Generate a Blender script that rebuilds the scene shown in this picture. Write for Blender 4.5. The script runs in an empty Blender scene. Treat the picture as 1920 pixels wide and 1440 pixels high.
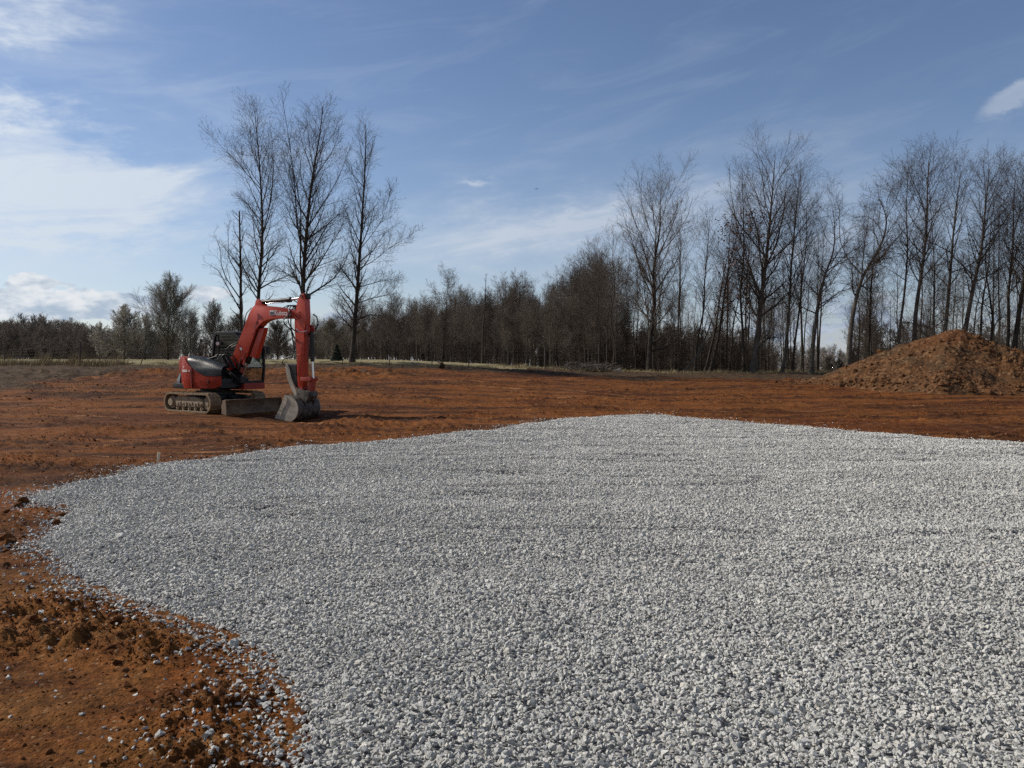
import bpy, bmesh, math
import numpy as np
from mathutils import Vector, Matrix

# ------------------------------------------------------------------ camera, sky, sun, exposure
S = bpy.context.scene
COL = S.collection
FP = 1442.0
PITCH = math.atan(48 / FP)
CAM_H = 1.7
cam = bpy.data.objects.new('camera', bpy.data.cameras.new('camera'))
COL.objects.link(cam); S.camera = cam
cam.location = (0, 0, CAM_H)
cam.rotation_euler = (math.pi / 2 - PITCH, 0, 0)
cam.data.sensor_width = 36; cam.data.lens = FP / 1920 * 36
cam.data.clip_start = 0.05; cam.data.clip_end = 8000

S.view_settings.view_transform = 'Standard'; S.view_settings.look = 'None'
S.view_settings.gamma = 1; S.view_settings.exposure = 0.0
S.view_settings.use_curve_mapping = False
S.cycles.use_denoising = False
SUN_AZ, SUN_EL = -72.0, 36.0        # degrees right of +Y, above horizon
SKY_STRENGTH, SUN_STRENGTH = 0.103, 5.0


class Nt:
    """small helper that turns arithmetic into shader math nodes"""
    def __init__(s, nt): s.nt = nt
    def math(s, op, a, b=None, c=None, clamp=False):
        n = s.nt.nodes.new('ShaderNodeMath'); n.operation = op; n.use_clamp = clamp
        for i, v in enumerate((a, b, c)):
            if v is None: continue
            if isinstance(v, (int, float)): n.inputs[i].default_value = v
            else: s.nt.links.new(v, n.inputs[i])
        return n.outputs[0]
    def add(s, *a):
        r = a[0]
        for v in a[1:]: r = s.math('ADD', r, v)
        return r
    def mul(s, *a):
        r = a[0]
        for v in a[1:]: r = s.math('MULTIPLY', r, v)
        return r
    def sub(s, a, b): return s.math('SUBTRACT', a, b)
    def link(s, a, b): s.nt.links.new(a, b)
    def node(s, t, **k):
        n = s.nt.nodes.new(t)
        for a, b in k.items(): setattr(n, a, b)
        return n
    def comb(s, x, y, z):
        n = s.node('ShaderNodeCombineXYZ')
        for i, v in enumerate((x, y, z)):
            if isinstance(v, (int, float)): n.inputs[i].default_value = v
            else: s.link(v, n.inputs[i])
        return n.outputs[0]
    def noise(s, vec, scale, detail=6, rough=0.6, dist=0.0, out='Fac'):
        n = s.node('ShaderNodeTexNoise')
        if vec is not None: s.link(vec, n.inputs['Vector'])
        n.inputs['Scale'].default_value = scale; n.inputs['Detail'].default_value = detail
        n.inputs['Roughness'].default_value = rough; n.inputs['Distortion'].default_value = dist
        return n.outputs[out]
    def ramp(s, v, lo, hi, a=0.0, b=1.0, smooth=True):
        n = s.node('ShaderNodeMapRange'); n.clamp = True
        n.interpolation_type = 'SMOOTHSTEP' if smooth else 'LINEAR'
        s.link(v, n.inputs[0])
        for i, x in enumerate((lo, hi, a, b)): n.inputs[i + 1].default_value = x
        return n.outputs[0]
    def mix(s, f, a, b):
        n = s.node('ShaderNodeMix', data_type='RGBA')
        if isinstance(f, (int, float)): n.inputs[0].default_value = f
        else: s.link(f, n.inputs[0])
        for i, v in ((6, a), (7, b)):
            if isinstance(v, (tuple, list)): n.inputs[i].default_value = (*v[:3], 1)
            else: s.link(v, n.inputs[i])
        return n.outputs[2]
    def scale(s, vec, k):
        n = s.node('ShaderNodeVectorMath', operation='MULTIPLY'); s.link(vec, n.inputs[0])
        n.inputs[1].default_value = k; return n.outputs[0]


def build_world():
    w = bpy.data.worlds.new('World'); S.world = w; w.use_nodes = True
    nt = w.node_tree; nt.nodes.clear(); N = Nt(nt)
    sky = N.node('ShaderNodeTexSky', sky_type='NISHITA', sun_disc=False)
    sky.sun_elevation = math.radians(SUN_EL); sky.sun_rotation = math.radians(SUN_AZ % 360)
    sky.altitude = 200; sky.air_density = 1.0; sky.dust_density = 0.3; sky.ozone_density = 5.0
    geo = N.node('ShaderNodeTexCoord').outputs['Generated']
    sep = N.node('ShaderNodeSeparateXYZ'); N.link(geo, sep.inputs[0])
    x, y, z = sep.outputs
    az = N.math('ARCTAN2', x, y); el = N.math('ARCSINE', z)
    v1 = N.comb(N.mul(az, 1.0), N.mul(el, 2.6), 0.0)
    warp = N.sub(N.noise(v1, 3.0, 8, 0.62), 0.5)
    warp2 = N.sub(N.noise(N.comb(N.mul(az, 1.0), N.mul(el, 2.2), 4.0), 9.0, 8, 0.65), 0.5)

    def blob(px, py, sx, sy, rot=0.0, wob=0.0, wob2=0.0):
        a0 = math.atan((px - 960) / FP); e0 = math.atan((672 - py) / FP * math.cos(a0))
        c, s_ = math.cos(rot), math.sin(rot)
        da = N.add(N.sub(az, a0), N.mul(warp, wob)); de = N.add(N.sub(el, e0), N.mul(warp2, wob2))
        u = N.mul(N.add(N.mul(da, c), N.mul(de, s_)), FP / sx)
        v = N.mul(N.add(N.mul(de, c), N.mul(da, -s_)), FP / sy)
        return N.math('EXPONENT', N.mul(N.add(N.mul(u, u), N.mul(v, v)), -1.0))
    streak = N.noise(N.comb(N.mul(az, 1.0), N.add(N.mul(el, 4.5), N.mul(az, -0.8)), 2.0), 5.0, 9, 0.62, 0.6)
    fine = N.ramp(streak, 0.28, 0.72)
    # thin high cloud, put where the sky has it
    edge = N.ramp(N.add(blob(15, 335, 265, 105, -0.05, 0.26, 0.20), N.mul(N.sub(streak, 0.5), 0.55)), 0.16, 0.74)
    cir = N.mul(edge, N.add(0.50, N.mul(fine, 0.45)))
    cir = N.add(cir, N.mul(blob(150, 300, 330, 120, 0.1, 0.35, 0.2), N.mul(fine, 0.30)))
    cir = N.add(cir, N.mul(blob(25, 455, 60, 5, 0.0, 0.02, 0.01), 0.5))
    cir = N.add(cir, N.mul(blob(60, 500, 200, 40, 0.0, 0.2, 0.05), 0.30))
    cir = N.add(cir, N.mul(blob(20, 10, 150, 42, 0.2, 0.2, 0.15), N.mul(fine, 1.1)))
    cir = N.add(cir, N.mul(blob(960, 442, 250, 40, 0.16, 0.15, 0.10), N.add(0.30, N.mul(fine, 0.75))))
    cir = N.add(cir, N.mul(blob(1060, 410, 130, 25, 0.1, 0.15, 0.08), N.mul(fine, 0.55)))
    cir = N.add(cir, N.mul(blob(1480, 440, 480, 110, 0.0, 0.3, 0.2), N.add(0.12, N.mul(fine, 0.45))))
    cir = N.add(cir, N.mul(N.ramp(blob(1890, 191, 52, 19, 0.42, 0.05, 0.06), 0.25, 0.8), N.add(0.55, N.mul(fine, 0.35))))
    cir = N.add(cir, N.mul(blob(902, 348, 26, 9, 0.0, 0.12, 0.12), 0.55))
    cir = N.add(cir, N.mul(N.ramp(streak, 0.45, 0.8), 0.14))
    # low haze near the horizon
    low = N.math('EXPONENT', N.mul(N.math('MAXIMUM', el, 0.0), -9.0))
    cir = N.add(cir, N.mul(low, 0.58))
    cir = N.add(cir, N.mul(N.ramp(y, 0.35, -0.35), N.add(0.15, N.mul(fine, 0.35))))     # unseen cloud veil added behind the camera to neutralise the blue fill light
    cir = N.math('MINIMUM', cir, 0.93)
    # puffy low clouds
    vc = N.comb(N.mul(az, 1.0), N.mul(el, 1.9), 7.0)
    cum = N.noise(vc, 26.0, 8, 0.58)
    cum2 = N.noise(N.comb(N.mul(az, 1.0), N.mul(el, 1.9), 11.0), 26.0, 8, 0.58)
    dens = N.math('MAXIMUM', N.mul(blob(110, 572, 200, 30, 0.0, 0.08, 0.04), 1.15), N.mul(blob(66, 542, 46, 22, 0, 0.04, 0.04), 1.15))
    dens = N.math('MAXIMUM', dens, N.mul(blob(390, 552, 62, 16, 0.0, 0.03, 0.02), 1.0))
    dens = N.math('MAXIMUM', dens, N.mul(blob(690, 605, 150, 26, 0.0, 0.1, 0.05), 0.85))
    dens = N.math('MAXIMUM', dens, N.mul(blob(1560, 600, 420, 60, 0.0, 0.1, 0.1), 0.62))
    puff = N.ramp(N.add(dens, N.mul(N.sub(cum, 0.5), 1.5)), 0.50, 0.64)
    shade = N.ramp(cum2, 0.35, 0.65)
    bg1 = N.node('ShaderNodeBackground'); tn = N.node('ShaderNodeVectorMath', operation='MULTIPLY'); N.link(sky.outputs[0], tn.inputs[0]); tn.inputs[1].default_value = (1.10, 0.99, 0.96); N.link(tn.outputs[0], bg1.inputs[0]); bg1.inputs[1].default_value = SKY_STRENGTH
    # cloud brightness follows its angle from the sun
    sa, se = math.radians(SUN_AZ), math.radians(SUN_EL)
    d = N.node('ShaderNodeVectorMath', operation='DOT_PRODUCT'); N.link(geo, d.inputs[0])
    d.inputs[1].default_value = (math.sin(sa) * math.cos(se), math.cos(sa) * math.cos(se), math.sin(se))
    glow = N.ramp(d.outputs['Value'], 0.0, 0.95, 0.0, 1.0, smooth=False)
    ccol = N.mix(glow, (0.42, 0.49, 0.61), (0.76, 0.83, 0.91))
    ccol = N.mix(N.ramp(y, 0.3, -0.3), ccol, (0.40, 0.37, 0.33))  # warm grey for the added veil behind the camera
    pcol = N.mix(shade, N.mix(glow, (0.30, 0.38, 0.50), (0.46, 0.56, 0.68)), N.mix(glow, (0.50, 0.56, 0.66), (0.95, 0.96, 0.96)))
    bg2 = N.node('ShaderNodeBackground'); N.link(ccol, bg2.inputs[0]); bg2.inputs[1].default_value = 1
    bg3 = N.node('ShaderNodeBackground'); N.link(pcol, bg3.inputs[0]); bg3.inputs[1].default_value = 1
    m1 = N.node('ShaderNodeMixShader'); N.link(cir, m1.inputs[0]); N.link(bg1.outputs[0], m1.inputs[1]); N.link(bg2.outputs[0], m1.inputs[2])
    m2 = N.node('ShaderNodeMixShader'); N.link(N.mul(puff, 0.95), m2.inputs[0]); N.link(m1.outputs[0], m2.inputs[1]); N.link(bg3.outputs[0], m2.inputs[2])
    out = N.node('ShaderNodeOutputWorld'); N.link(m2.outputs[0], out.inputs[0])
    w.cycles.sampling_method = 'MANUAL'; w.cycles.sample_map_resolution = 512


build_world()
sd = bpy.data.lights.new('sun', 'SUN'); sun = bpy.data.objects.new('sun', sd); COL.objects.link(sun)
sd.energy = SUN_STRENGTH; sd.angle = math.radians(0.6); sd.color = (1.0, 0.925, 0.81)
_sa, _se = math.radians(SUN_AZ), math.radians(SUN_EL)
sun.rotation_euler = Vector((math.sin(_sa) * math.cos(_se), math.cos(_sa) * math.cos(_se), math.sin(_se))).to_track_quat('Z', 'Y').to_euler()
sun.location = (-60, 20, 60)


# ------------------------------------------------------------------ helpers
def tag(o, label=None, cat=None, group=None, kind=None):
    if label: o['label'] = label
    if cat: o['category'] = cat
    if group: o['group'] = group
    if kind: o['kind'] = kind
    return o


def empty(name, loc=(0, 0, 0), rz=0.0):
    o = bpy.data.objects.new(name, None); COL.objects.link(o)
    o.location = loc; o.rotation_euler = (0, 0, rz); o.empty_display_size = 0.3
    return o


def mesh_np(name, V, F, mat=None, parent=None, smooth=False, link=True):
    """V (n,3), F (m,k) all faces with k corners"""
    V = np.asarray(V, np.float32); F = np.asarray(F, np.int32)
    me = bpy.data.meshes.new(name)
    me.vertices.add(len(V)); me.vertices.foreach_set('co', V.ravel())
    m, k = F.shape
    me.loops.add(m * k); me.loops.foreach_set('vertex_index', F.ravel())
    me.polygons.add(m); me.polygons.foreach_set('loop_start', np.arange(0, m * k, k, dtype=np.int32))
    me.update(calc_edges=True)
    if smooth: me.polygons.foreach_set('use_smooth', np.ones(m, bool))
    if mat: me.materials.append(mat)
    o = bpy.data.objects.new(name, me)
    if link: COL.objects.link(o)
    if parent: o.parent = parent
    return o


def vnoise(x, y, seed=0):
    """gradient noise, about -1..1"""
    xi = np.floor(x).astype(np.int64); yi = np.floor(y).astype(np.int64)
    xf = x - xi; yf = y - yi
    def g(ix, iy):
        h = (ix * 374761393 + iy * 668265263 + seed * 974634777) & 0xffffffff
        h = ((h ^ (h >> 13)) * 1274126177) & 0xffffffff
        h = (h ^ (h >> 16)) & 0xffff
        a = h / 65536.0 * 2 * np.pi
        return np.cos(a), np.sin(a)
    u = xf * xf * xf * (xf * (xf * 6 - 15) + 10); v = yf * yf * yf * (yf * (yf * 6 - 15) + 10)
    def dot(ix, iy, dx, dy):
        a, b = g(ix, iy); return a * dx + b * dy
    n00 = dot(xi, yi, xf, yf); n10 = dot(xi + 1, yi, xf - 1, yf)
    n01 = dot(xi, yi + 1, xf, yf - 1); n11 = dot(xi + 1, yi + 1, xf - 1, yf - 1)
    return (n00 * (1 - u) * (1 - v) + n10 * u * (1 - v) + n01 * (1 - u) * v + n11 * u * v) * 1.5


def fbm(x, y, scale, octv=4, seed=0, rough=0.5):
    r = 0; a = 1; t = 0
    for i in range(octv):
        r = r + a * vnoise(x * scale * 2 ** i, y * scale * 2 ** i, seed + i * 17); t += a; a *= rough
    return r / t


def sstep(x, a, b):
    t = np.clip((x - a) / (b - a), 0, 1); return t * t * (3 - 2 * t)


LT = np.array([(0, 0), (12, 0), (18, -.05), (22.5, -.06), (23.5, -.03), (26, .05), (30, .18), (40, .62), (50, 1.08), (58, 1.38), (70, 1.55), (100, 1.60), (160, 1.1), (260, -1), (500, -5), (6000, -60)])
RT = np.array([(0, 0), (12, 0), (22, -.08), (33, -.03), (45, .2), (60, .55), (72, .40), (90, -.6), (140, -2.5), (260, -5), (500, -8), (6000, -80)])


def H(x, y):
    """height of the graded ground"""
    x = np.asarray(x, float); y = np.asarray(y, float)
    r = np.hypot(x, y) + 1e-6
    d = np.maximum(y, 0.72 * r)
    w = sstep(x / r, -0.20, 0.22)
    z = np.interp(d, LT[:, 0], LT[:, 1]) * (1 - w) + np.interp(d, RT[:, 0], RT[:, 1]) * w
    z = z - 0.17 * np.exp(-((x + 6.35) ** 2 / 1.6 + (y - 22.6) ** 2 / 1.8))
    return z


def rayd(px, py):
    u = (px - 960) / FP; v = (720 - py) / FP
    return np.array([u, math.cos(PITCH) + v * math.sin(PITCH), -math.sin(PITCH) + v * math.cos(PITCH)])


def at(px, py, Y):
    """the point at pixel (px, py) of the photograph whose distance along +Y is Y"""
    d = rayd(px, py); t = Y / d[1]
    return Vector((d[0] * t, Y, CAM_H + d[2] * t))


def on_ground(px, py):
    d = rayd(px, py); t = 1.0
    for i in range(6000):
        t *= 1.002
        p = d * t
        if CAM_H + p[2] < H(p[0], p[1]): break
        if t > 400: break
    return p[0], p[1]


def gz(x, y): return float(H(x, y))


# ------------------------------------------------------------------ materials
def mat(name, color, rough=0.6, metal=0.0, var=0.0, vscale=4.0, dirt=None, dirt_amt=0.0, dscale=3.0, bump=0.0, bscale=30.0, spec=0.5, coat=0.0, trans=0.0, alpha=1.0):
    m = bpy.data.materials.new(name); m.use_nodes = True
    nt = m.node_tree; b = nt.nodes['Principled BSDF']; N = Nt(nt)
    b.inputs['Base Color'].default_value = (*color, 1); b.inputs['Roughness'].default_value = rough
    b.inputs['Metallic'].default_value = metal; b.inputs['Specular IOR Level'].default_value = spec
    b.inputs['Coat Weight'].default_value = coat; b.inputs['Transmission Weight'].default_value = trans
    b.inputs['Alpha'].default_value = alpha
    co = N.node('ShaderNodeTexCoord').outputs['Object']
    c = None
    if var:
        f = N.noise(co, vscale, 6, 0.65)
        c = N.mix(N.ramp(f, 0.3, 0.7), tuple(x * (1 - var) for x in color), tuple(min(1, x * (1 + var)) for x in color))
    if dirt:
        f2 = N.noise(co, dscale, 9, 0.7)
        c = N.mix(N.ramp(f2, 0.62 - dirt_amt * 0.4, 0.78 - dirt_amt * 0.25), c if c is not None else color, dirt)
        N.link(N.ramp(f2, 0.5, 0.7, rough, min(1, rough + 0.3)), b.inputs['Roughness'])
    if c is not None: N.link(c, b.inputs['Base Color'])
    if bump:
        bn = N.node('ShaderNodeBump'); N.link(N.noise(co, bscale, 6, 0.6), bn.inputs['Height'])
        bn.inputs['Strength'].default_value = bump; bn.inputs['Distance'].default_value = 0.02
        N.link(bn.outputs[0], b.inputs['Normal'])
    return m


def ground_material():
    m = bpy.data.materials.new('clay_ground'); m.use_nodes = True
    nt = m.node_tree; b = nt.nodes['Principled BSDF']; N = Nt(nt)
    co = N.node('ShaderNodeTexCoord').outputs['Object']
    at_ = N.node('ShaderNodeAttribute', attribute_name='zones')
    sp = N.node('ShaderNodeSeparateColor'); N.link(at_.outputs['Color'], sp.inputs[0])
    soil, grass, dry = sp.outputs
    big = N.noise(co, 0.16, 5, 0.6, 0.5)
    st = N.noise(N.scale(co, (0.10, 0.75, 1)), 1.0, 7, 0.68, 0.4)
    st2 = N.noise(N.scale(co, (0.35, 1.6, 1)), 1.3, 7, 0.65, 0.8)
    mid = N.noise(co, 2.6, 8, 0.7)
    fin = N.noise(co, 22.0, 6, 0.75)
    c = N.mix(N.ramp(st, 0.41, 0.57), (0.032, 0.0096, 0.0034), (0.158, 0.051, 0.0112))
    c = N.mix(N.mul(N.ramp(mid, 0.40, 0.66), 0.55), c, (0.178, 0.070, 0.017))
    c = N.mix(N.mul(N.ramp(big, 0.50, 0.66), 0.6), c, (0.068, 0.018, 0.006))
    pale = N.mul(N.ramp(st2, 0.585, 0.65), N.ramp(mid, 0.38, 0.55))
    c = N.mix(N.mul(pale, 0.75), c, (0.33, 0.155, 0.062))
    c = N.mix(N.mul(dry, N.ramp(mid, 0.3, 0.6), 0.75), c, (0.170, 0.074, 0.020))
    sc = N.mix(N.ramp(mid, 0.35, 0.65), (0.028, 0.017, 0.010), (0.090, 0.056, 0.032))
    c = N.mix(N.ramp(N.add(soil, N.mul(N.sub(st, 0.5), 0.9)), 0.35, 0.62), c, sc)
    gr = N.mix(N.ramp(N.noise(co, 5.0, 6, 0.7), 0.35, 0.65), (0.17, 0.145, 0.075), (0.31, 0.265, 0.15))
    c = N.mix(N.ramp(N.add(grass, N.mul(N.sub(mid, 0.5), 0.6)), 0.4, 0.6), c, gr)
    # grains: small light and dark specks of the earth itself
    vor = N.node('ShaderNodeTexVoronoi'); N.link(co, vor.inputs['Vector']); vor.inputs['Scale'].default_value = 60
    sc2 = N.node('ShaderNodeSeparateColor'); N.link(vor.outputs['Color'], sc2.inputs[0])
    c = N.mix(N.mul(N.ramp(sc2.outputs[0], 0.955, 0.97), 0.35), c, (0.36, 0.25, 0.15))
    g = N.node('ShaderNodeHueSaturation'); N.link(c, g.inputs['Color']); N.link(N.ramp(fin, 0.28, 0.72, 0.45, 1.45), g.inputs['Value'])
    N.link(g.outputs[0], b.inputs['Base Color'])
    b.inputs['Roughness'].default_value = 0.95; b.inputs['Specular IOR Level'].default_value = 0.10
    h = N.add(N.mul(mid, 0.9), N.mul(fin, 0.35), N.mul(vor.outputs['Distance'], -0.14), N.mul(st2, 1.2))
    bn = N.node('ShaderNodeBump'); N.link(h, bn.inputs['Height'])
    bn.inputs['Strength'].default_value = 0.9; bn.inputs['Distance'].default_value = 0.055
    N.link(bn.outputs[0], b.inputs['Normal'])
    return m


def gravel_material(name, instanced):
    m = bpy.data.materials.new(name); m.use_nodes = True
    nt = m.node_tree; b = nt.nodes['Principled BSDF']; N = Nt(nt)
    co = N.node('ShaderNodeTexCoord').outputs['Object']
    b.inputs['Roughness'].default_value = 0.82; b.inputs['Specular IOR Level'].default_value = 0.3
    if instanced:
        rnd = N.node('ShaderNodeObjectInfo').outputs['Random']
        cr = N.node('ShaderNodeValToRGB'); N.link(rnd, cr.inputs[0])
        e = cr.color_ramp.elements; cr.color_ramp.interpolation = 'LINEAR'
        e[0].position = 0; e[0].color = (0.395, 0.395, 0.365, 1); e[1].position = 1; e[1].color = (0.80, 0.785, 0.75, 1)
        for p, c in ((0.25, (0.525, 0.527, 0.49)), (0.6, (0.615, 0.617, 0.575)), (0.9, (0.695, 0.695, 0.65)), (0.94, (0.60, 0.55, 0.45))):
            x = e.new(p); x.color = (*c, 1)
        f = N.noise(co, 2.2, 5, 0.7)
        c = N.mix(N.ramp(f, 0.35, 0.65), cr.outputs[0], (0.60, 0.595, 0.575))
        # dustier and cleaner swaths of the pad
        ps = N.node('ShaderNodeNewGeometry').outputs['Position']; hv = N.node('ShaderNodeHueSaturation'); N.link(c, hv.inputs['Color'])
        N.link(N.ramp(N.noise(N.scale(ps, (0.35, 0.9, 0)), 0.8, 5, 0.6), 0.32, 0.68, 0.90, 1.06), hv.inputs['Value']); c = hv.outputs[0]
        N.link(c, b.inputs['Base Color'])
        bn = N.node('ShaderNodeBump'); N.link(N.noise(co, 5, 5, 0.7), bn.inputs['Height']); bn.inputs['Strength'].default_value = 0.5; bn.inputs['Distance'].default_value = 0.1
        N.link(bn.outputs[0], b.inputs['Normal'])
    else:
        vor = N.node('ShaderNodeTexVoronoi'); N.link(co, vor.inputs['Vector']); vor.inputs['Scale'].default_value = 30
        s3 = N.node('ShaderNodeSeparateColor'); N.link(vor.outputs['Color'], s3.inputs[0])
        N.link(N.mix(s3.outputs[0], (0.16, 0.16, 0.16), (0.42, 0.42, 0.41)), b.inputs['Base Color'])
        bn = N.node('ShaderNodeBump'); N.link(vor.outputs['Distance'], bn.inputs['Height']); bn.invert = True
        bn.inputs['Strength'].default_value = 1; bn.inputs['Distance'].default_value = 0.03
        N.link(bn.outputs[0], b.inputs['Normal'])
    return m


# ------------------------------------------------------------------ gravel pad outline
GPX = [(545, 1460), (540, 1380), (537, 1330), (525, 1290), (498, 1255), (478, 1228), (450, 1212), (400, 1190), (350, 1170), (300, 1156), (235, 1132), (180, 1108),
       (130, 1085), (92, 1050), (72, 1012), (112, 985), (128, 962), (112, 950), (60, 948), (62, 928), (150, 905), (228, 890), (275, 876), (350, 866), (440, 856),
       (540, 841), (620, 836), (700, 830), (800, 820), (900, 810), (960, 800), (1040, 789), (1130, 782), (1225, 779), (1310, 787), (1400, 794), (1600, 811), (1760, 824), (1920, 834)]
POLY = [on_ground(*p) for p in GPX]
_e = POLY[-1]
POLY += [(_e[0] + 6, _e[1] - 1.2), (_e[0] + 7, 2.0), (6, -1.5), (-0.6, -1.5), (-0.95, 1.0), (-1.0, 2.2)]
POLY = np.array(POLY)


def refine(P, it=3, jit=0.13, seed=5):
    rng = np.random.default_rng(seed)
    for k in range(it):
        Q = np.roll(P, -1, 0); M = (P + Q) / 2
        L = np.hypot(*(Q - P).T)[:, None]
        M = M + rng.normal(0, 1, M.shape) * np.minimum(L * 0.5, 0.5) * jit
        out = np.empty((len(P) * 2, 2)); out[0::2] = P; out[1::2] = M; P = out
    return P


POLY = refine(POLY)


def poly_sd(x, y):
    """signed distance to the pad outline, positive inside"""
    x = np.asarray(x, float).ravel(); y = np.asarray(y, float).ravel()
    inside = np.zeros(len(x), bool); d2 = np.full(len(x), 1e9)
    n = len(POLY)
    for i in range(n):
        x0, y0 = POLY[i]; x1, y1 = POLY[(i + 1) % n]
        c = ((y0 > y) != (y1 > y)) & (x < (x1 - x0) * (y - y0) / ((y1 - y0) or 1e-9) + x0)
        inside ^= c
        ex, ey = x1 - x0, y1 - y0; L = ex * ex + ey * ey + 1e-12
        t = np.clip(((x - x0) * ex + (y - y0) * ey) / L, 0, 1)
        d2 = np.minimum(d2, (x - x0 - t * ex) ** 2 + (y - y0 - t * ey) ** 2)
    d = np.sqrt(d2); return np.where(inside, d, -d)


def pad_lift(x, y, sd):
    """height of the stone bed above the graded ground"""
    rut = np.maximum(0, 1 - np.abs(fbm(x * 0.10, y * 0.55, 1.0, 3, 79)) / 0.05)
    return 0.06 * sstep(sd, -0.03, 0.45) + (0.034 * fbm(x, y, 0.9, 3, 31) + 0.050 * fbm(x, y * 2.5, 0.35, 3, 77) - 0.05 * rut * sstep(np.hypot(x, y), 5, 9)) * sstep(sd, 0, .4)


def dirt_relief(x, y, sd):
    r = np.hypot(x, y)
    clump = sstep(fbm(x, y, 0.55, 3, 3), -0.12, 0.32)
    a = 0.020 * fbm(x, y, 0.5, 4, 11) + 0.010 * fbm(x, y, 3.0, 4, 12)
    n = np.abs(fbm(x, y, 4.5, 4, 13, 0.6)); a = a + clump * (0.15 * n + 0.025) + 0.03 * np.abs(fbm(x, y, 2.2, 4, 15, 0.6))
    a = a + (0.020 + 0.022 * clump) * np.abs(fbm(x, y, 9.0, 3, 14, 0.65))
    # long shallow scrapes left by the blade, running across
    a = a + 0.030 * fbm(x * 0.16, y * 1.3, 1.0, 3, 21) * sstep(r, 6, 14)
    a = a + 0.15 * fbm(x, y, 0.22, 3, 41) * sstep(r, 9, 22) + 0.13 * sstep(fbm(x * .5, y, .16, 3, 43), -.1, .3) * np.abs(fbm(x * .6, y, 1.1, 4, 44, .6)) * sstep(r, 20, 34)
    # tread prints in bands
    band = sstep(fbm(x * 0.12, y * 0.5, 1.0, 2, 51), 0.10, 0.30) * sstep(r, 14, 20) * (1 - sstep(r, 48, 60))
    a = a + band * 0.05 * np.maximum(0, np.sin((x + 0.35 * y) * 2 * np.pi / 0.33 + 2 * fbm(x, y, 0.6, 2, 8))) * (0.5 + 0.5 * fbm(x, y, 1.5, 2, 9))
    # rough berm along the far left and the turned-up strip before the fence
    berm = np.exp(-((y - 44.0 - 0.05 * x) / 4.5) ** 2) * (1 - sstep(x, -4, 2)) * sstep(-x, 3, 9)
    a = a + berm * (0.62 * np.abs(fbm(x, y, 0.8, 4, 61, .6)) + 0.02)
    m = 1 - sstep(sd, -0.35, 0.0)
    stand = sstep(np.hypot((x + 8.7) / 1.25, y - 24.4), 2.3, 3.6)      # the machine has levelled its own standing
    return a * (0.25 + 0.75 * m) * (0.18 + 0.82 * stand)


# ------------------------------------------------------------------ the ground, one sheet to the horizon
M_GROUND = ground_material()
M_BED = gravel_material('gravel_fines', False)
M_STONE = gravel_material('crushed_limestone', True)

rad = [0.35]
while rad[-1] < 6000:
    r = rad[-1]
    k = 1.02 if r < 2.2 else 1.0055 if r < 34 else 1.008 if r < 70 else 1.03 if r < 200 else 1.15
    rad.append(r * k)
rad = np.array(rad)
fine_a = np.radians(np.linspace(-43, 43, 700))
coarse = np.radians(np.linspace(43, 317, 92)[1:-1])
ang = np.concatenate([fine_a, coarse])
A, Rr = np.meshgrid(ang, rad)
GX = Rr * np.sin(A); GY = Rr * np.cos(A)
nR, nA = GX.shape
SD = poly_sd(GX, GY).reshape(GX.shape)
GZ = H(GX, GY)
relief = dirt_relief(GX, GY, SD) * (1 - sstep(Rr, 55, 90))
GZ_dirt = GZ + relief - 0.03 * sstep(SD, 0.0, 0.2)
V = np.stack([GX, GY, GZ_dirt], -1).reshape(-1, 3)
V = np.vstack([V, [[0, 0, 0]]])
i = np.arange(nR - 1)[:, None] * nA; j = np.arange(nA)[None, :]; j2 = (j + 1) % nA
F = np.stack([i + j, i + j2, i + nA + j2, i + nA + j], -1).reshape(-1, 4)[:, ::-1]
cap = np.stack([np.full(nA, nR * nA), np.arange(nA), (np.arange(nA) + 1) % nA, (np.arange(nA) + 1) % nA], -1)
ground = mesh_np('ground', V, F, M_GROUND, smooth=True)
bm = bmesh.new(); bm.from_mesh(ground.data); bm.verts.ensure_lookup_table()
for q in range(nA):
    f = bm.faces.new((bm.verts[nR * nA], bm.verts[(q + 1) % nA], bm.verts[q])); f.smooth = True
bm.to_mesh(ground.data); bm.free()
X_, Y_ = V[:, 0], V[:, 1]
lw = 1 - sstep(X_ / (np.hypot(X_, Y_) + 1e-6), -0.12, 0.16)
grass_l = sstep(Y_ + 1.3 * fbm(X_, Y_, 0.3, 3, 91), 52.5, 56)
grass_r = sstep(Y_ + 4 * fbm(X_, Y_, 0.2, 3, 92), 57, 62)
zones = np.zeros((len(V), 4), np.float32); zones[:, 3] = 1
soil_l = sstep(Y_ + 9 * fbm(X_, Y_ * 2, 0.12, 3, 93), 44, 51); soil_r = sstep(Y_ + 6 * fbm(X_, Y_ * 2, 0.12, 3, 94), 46, 54)
soil_far_left = 0.85 * sstep(-X_ + 4 * fbm(X_, Y_ * 2, .2, 3, 97), 19, 25) * sstep(Y_, 28, 33)
zones[:, 0] = np.maximum(np.maximum(lw * soil_l, (1 - lw) * soil_r), soil_far_left)
zones[:, 1] = np.where(lw > .5, grass_l, grass_r) * np.where(lw > .5, 1, .75)
rr = np.hypot(X_, Y_)
zones[:, 1] = np.maximum(zones[:, 1], sstep(rr, 120, 160))
sdv = np.concatenate([SD.ravel(), [0]])
zones[:, 2] = sstep(-X_, 0.6, 1.6) * (1 - sstep(rr, 6.5, 9)) * (0.4 + 0.6 * sstep(fbm(X_, Y_, 0.8, 3, 95), -0.3, 0.3))
at_ = ground.data.color_attributes.new('zones', 'FLOAT_COLOR', 'POINT')
at_.data.foreach_set('color', zones.ravel())
tag(ground, kind='structure')

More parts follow.
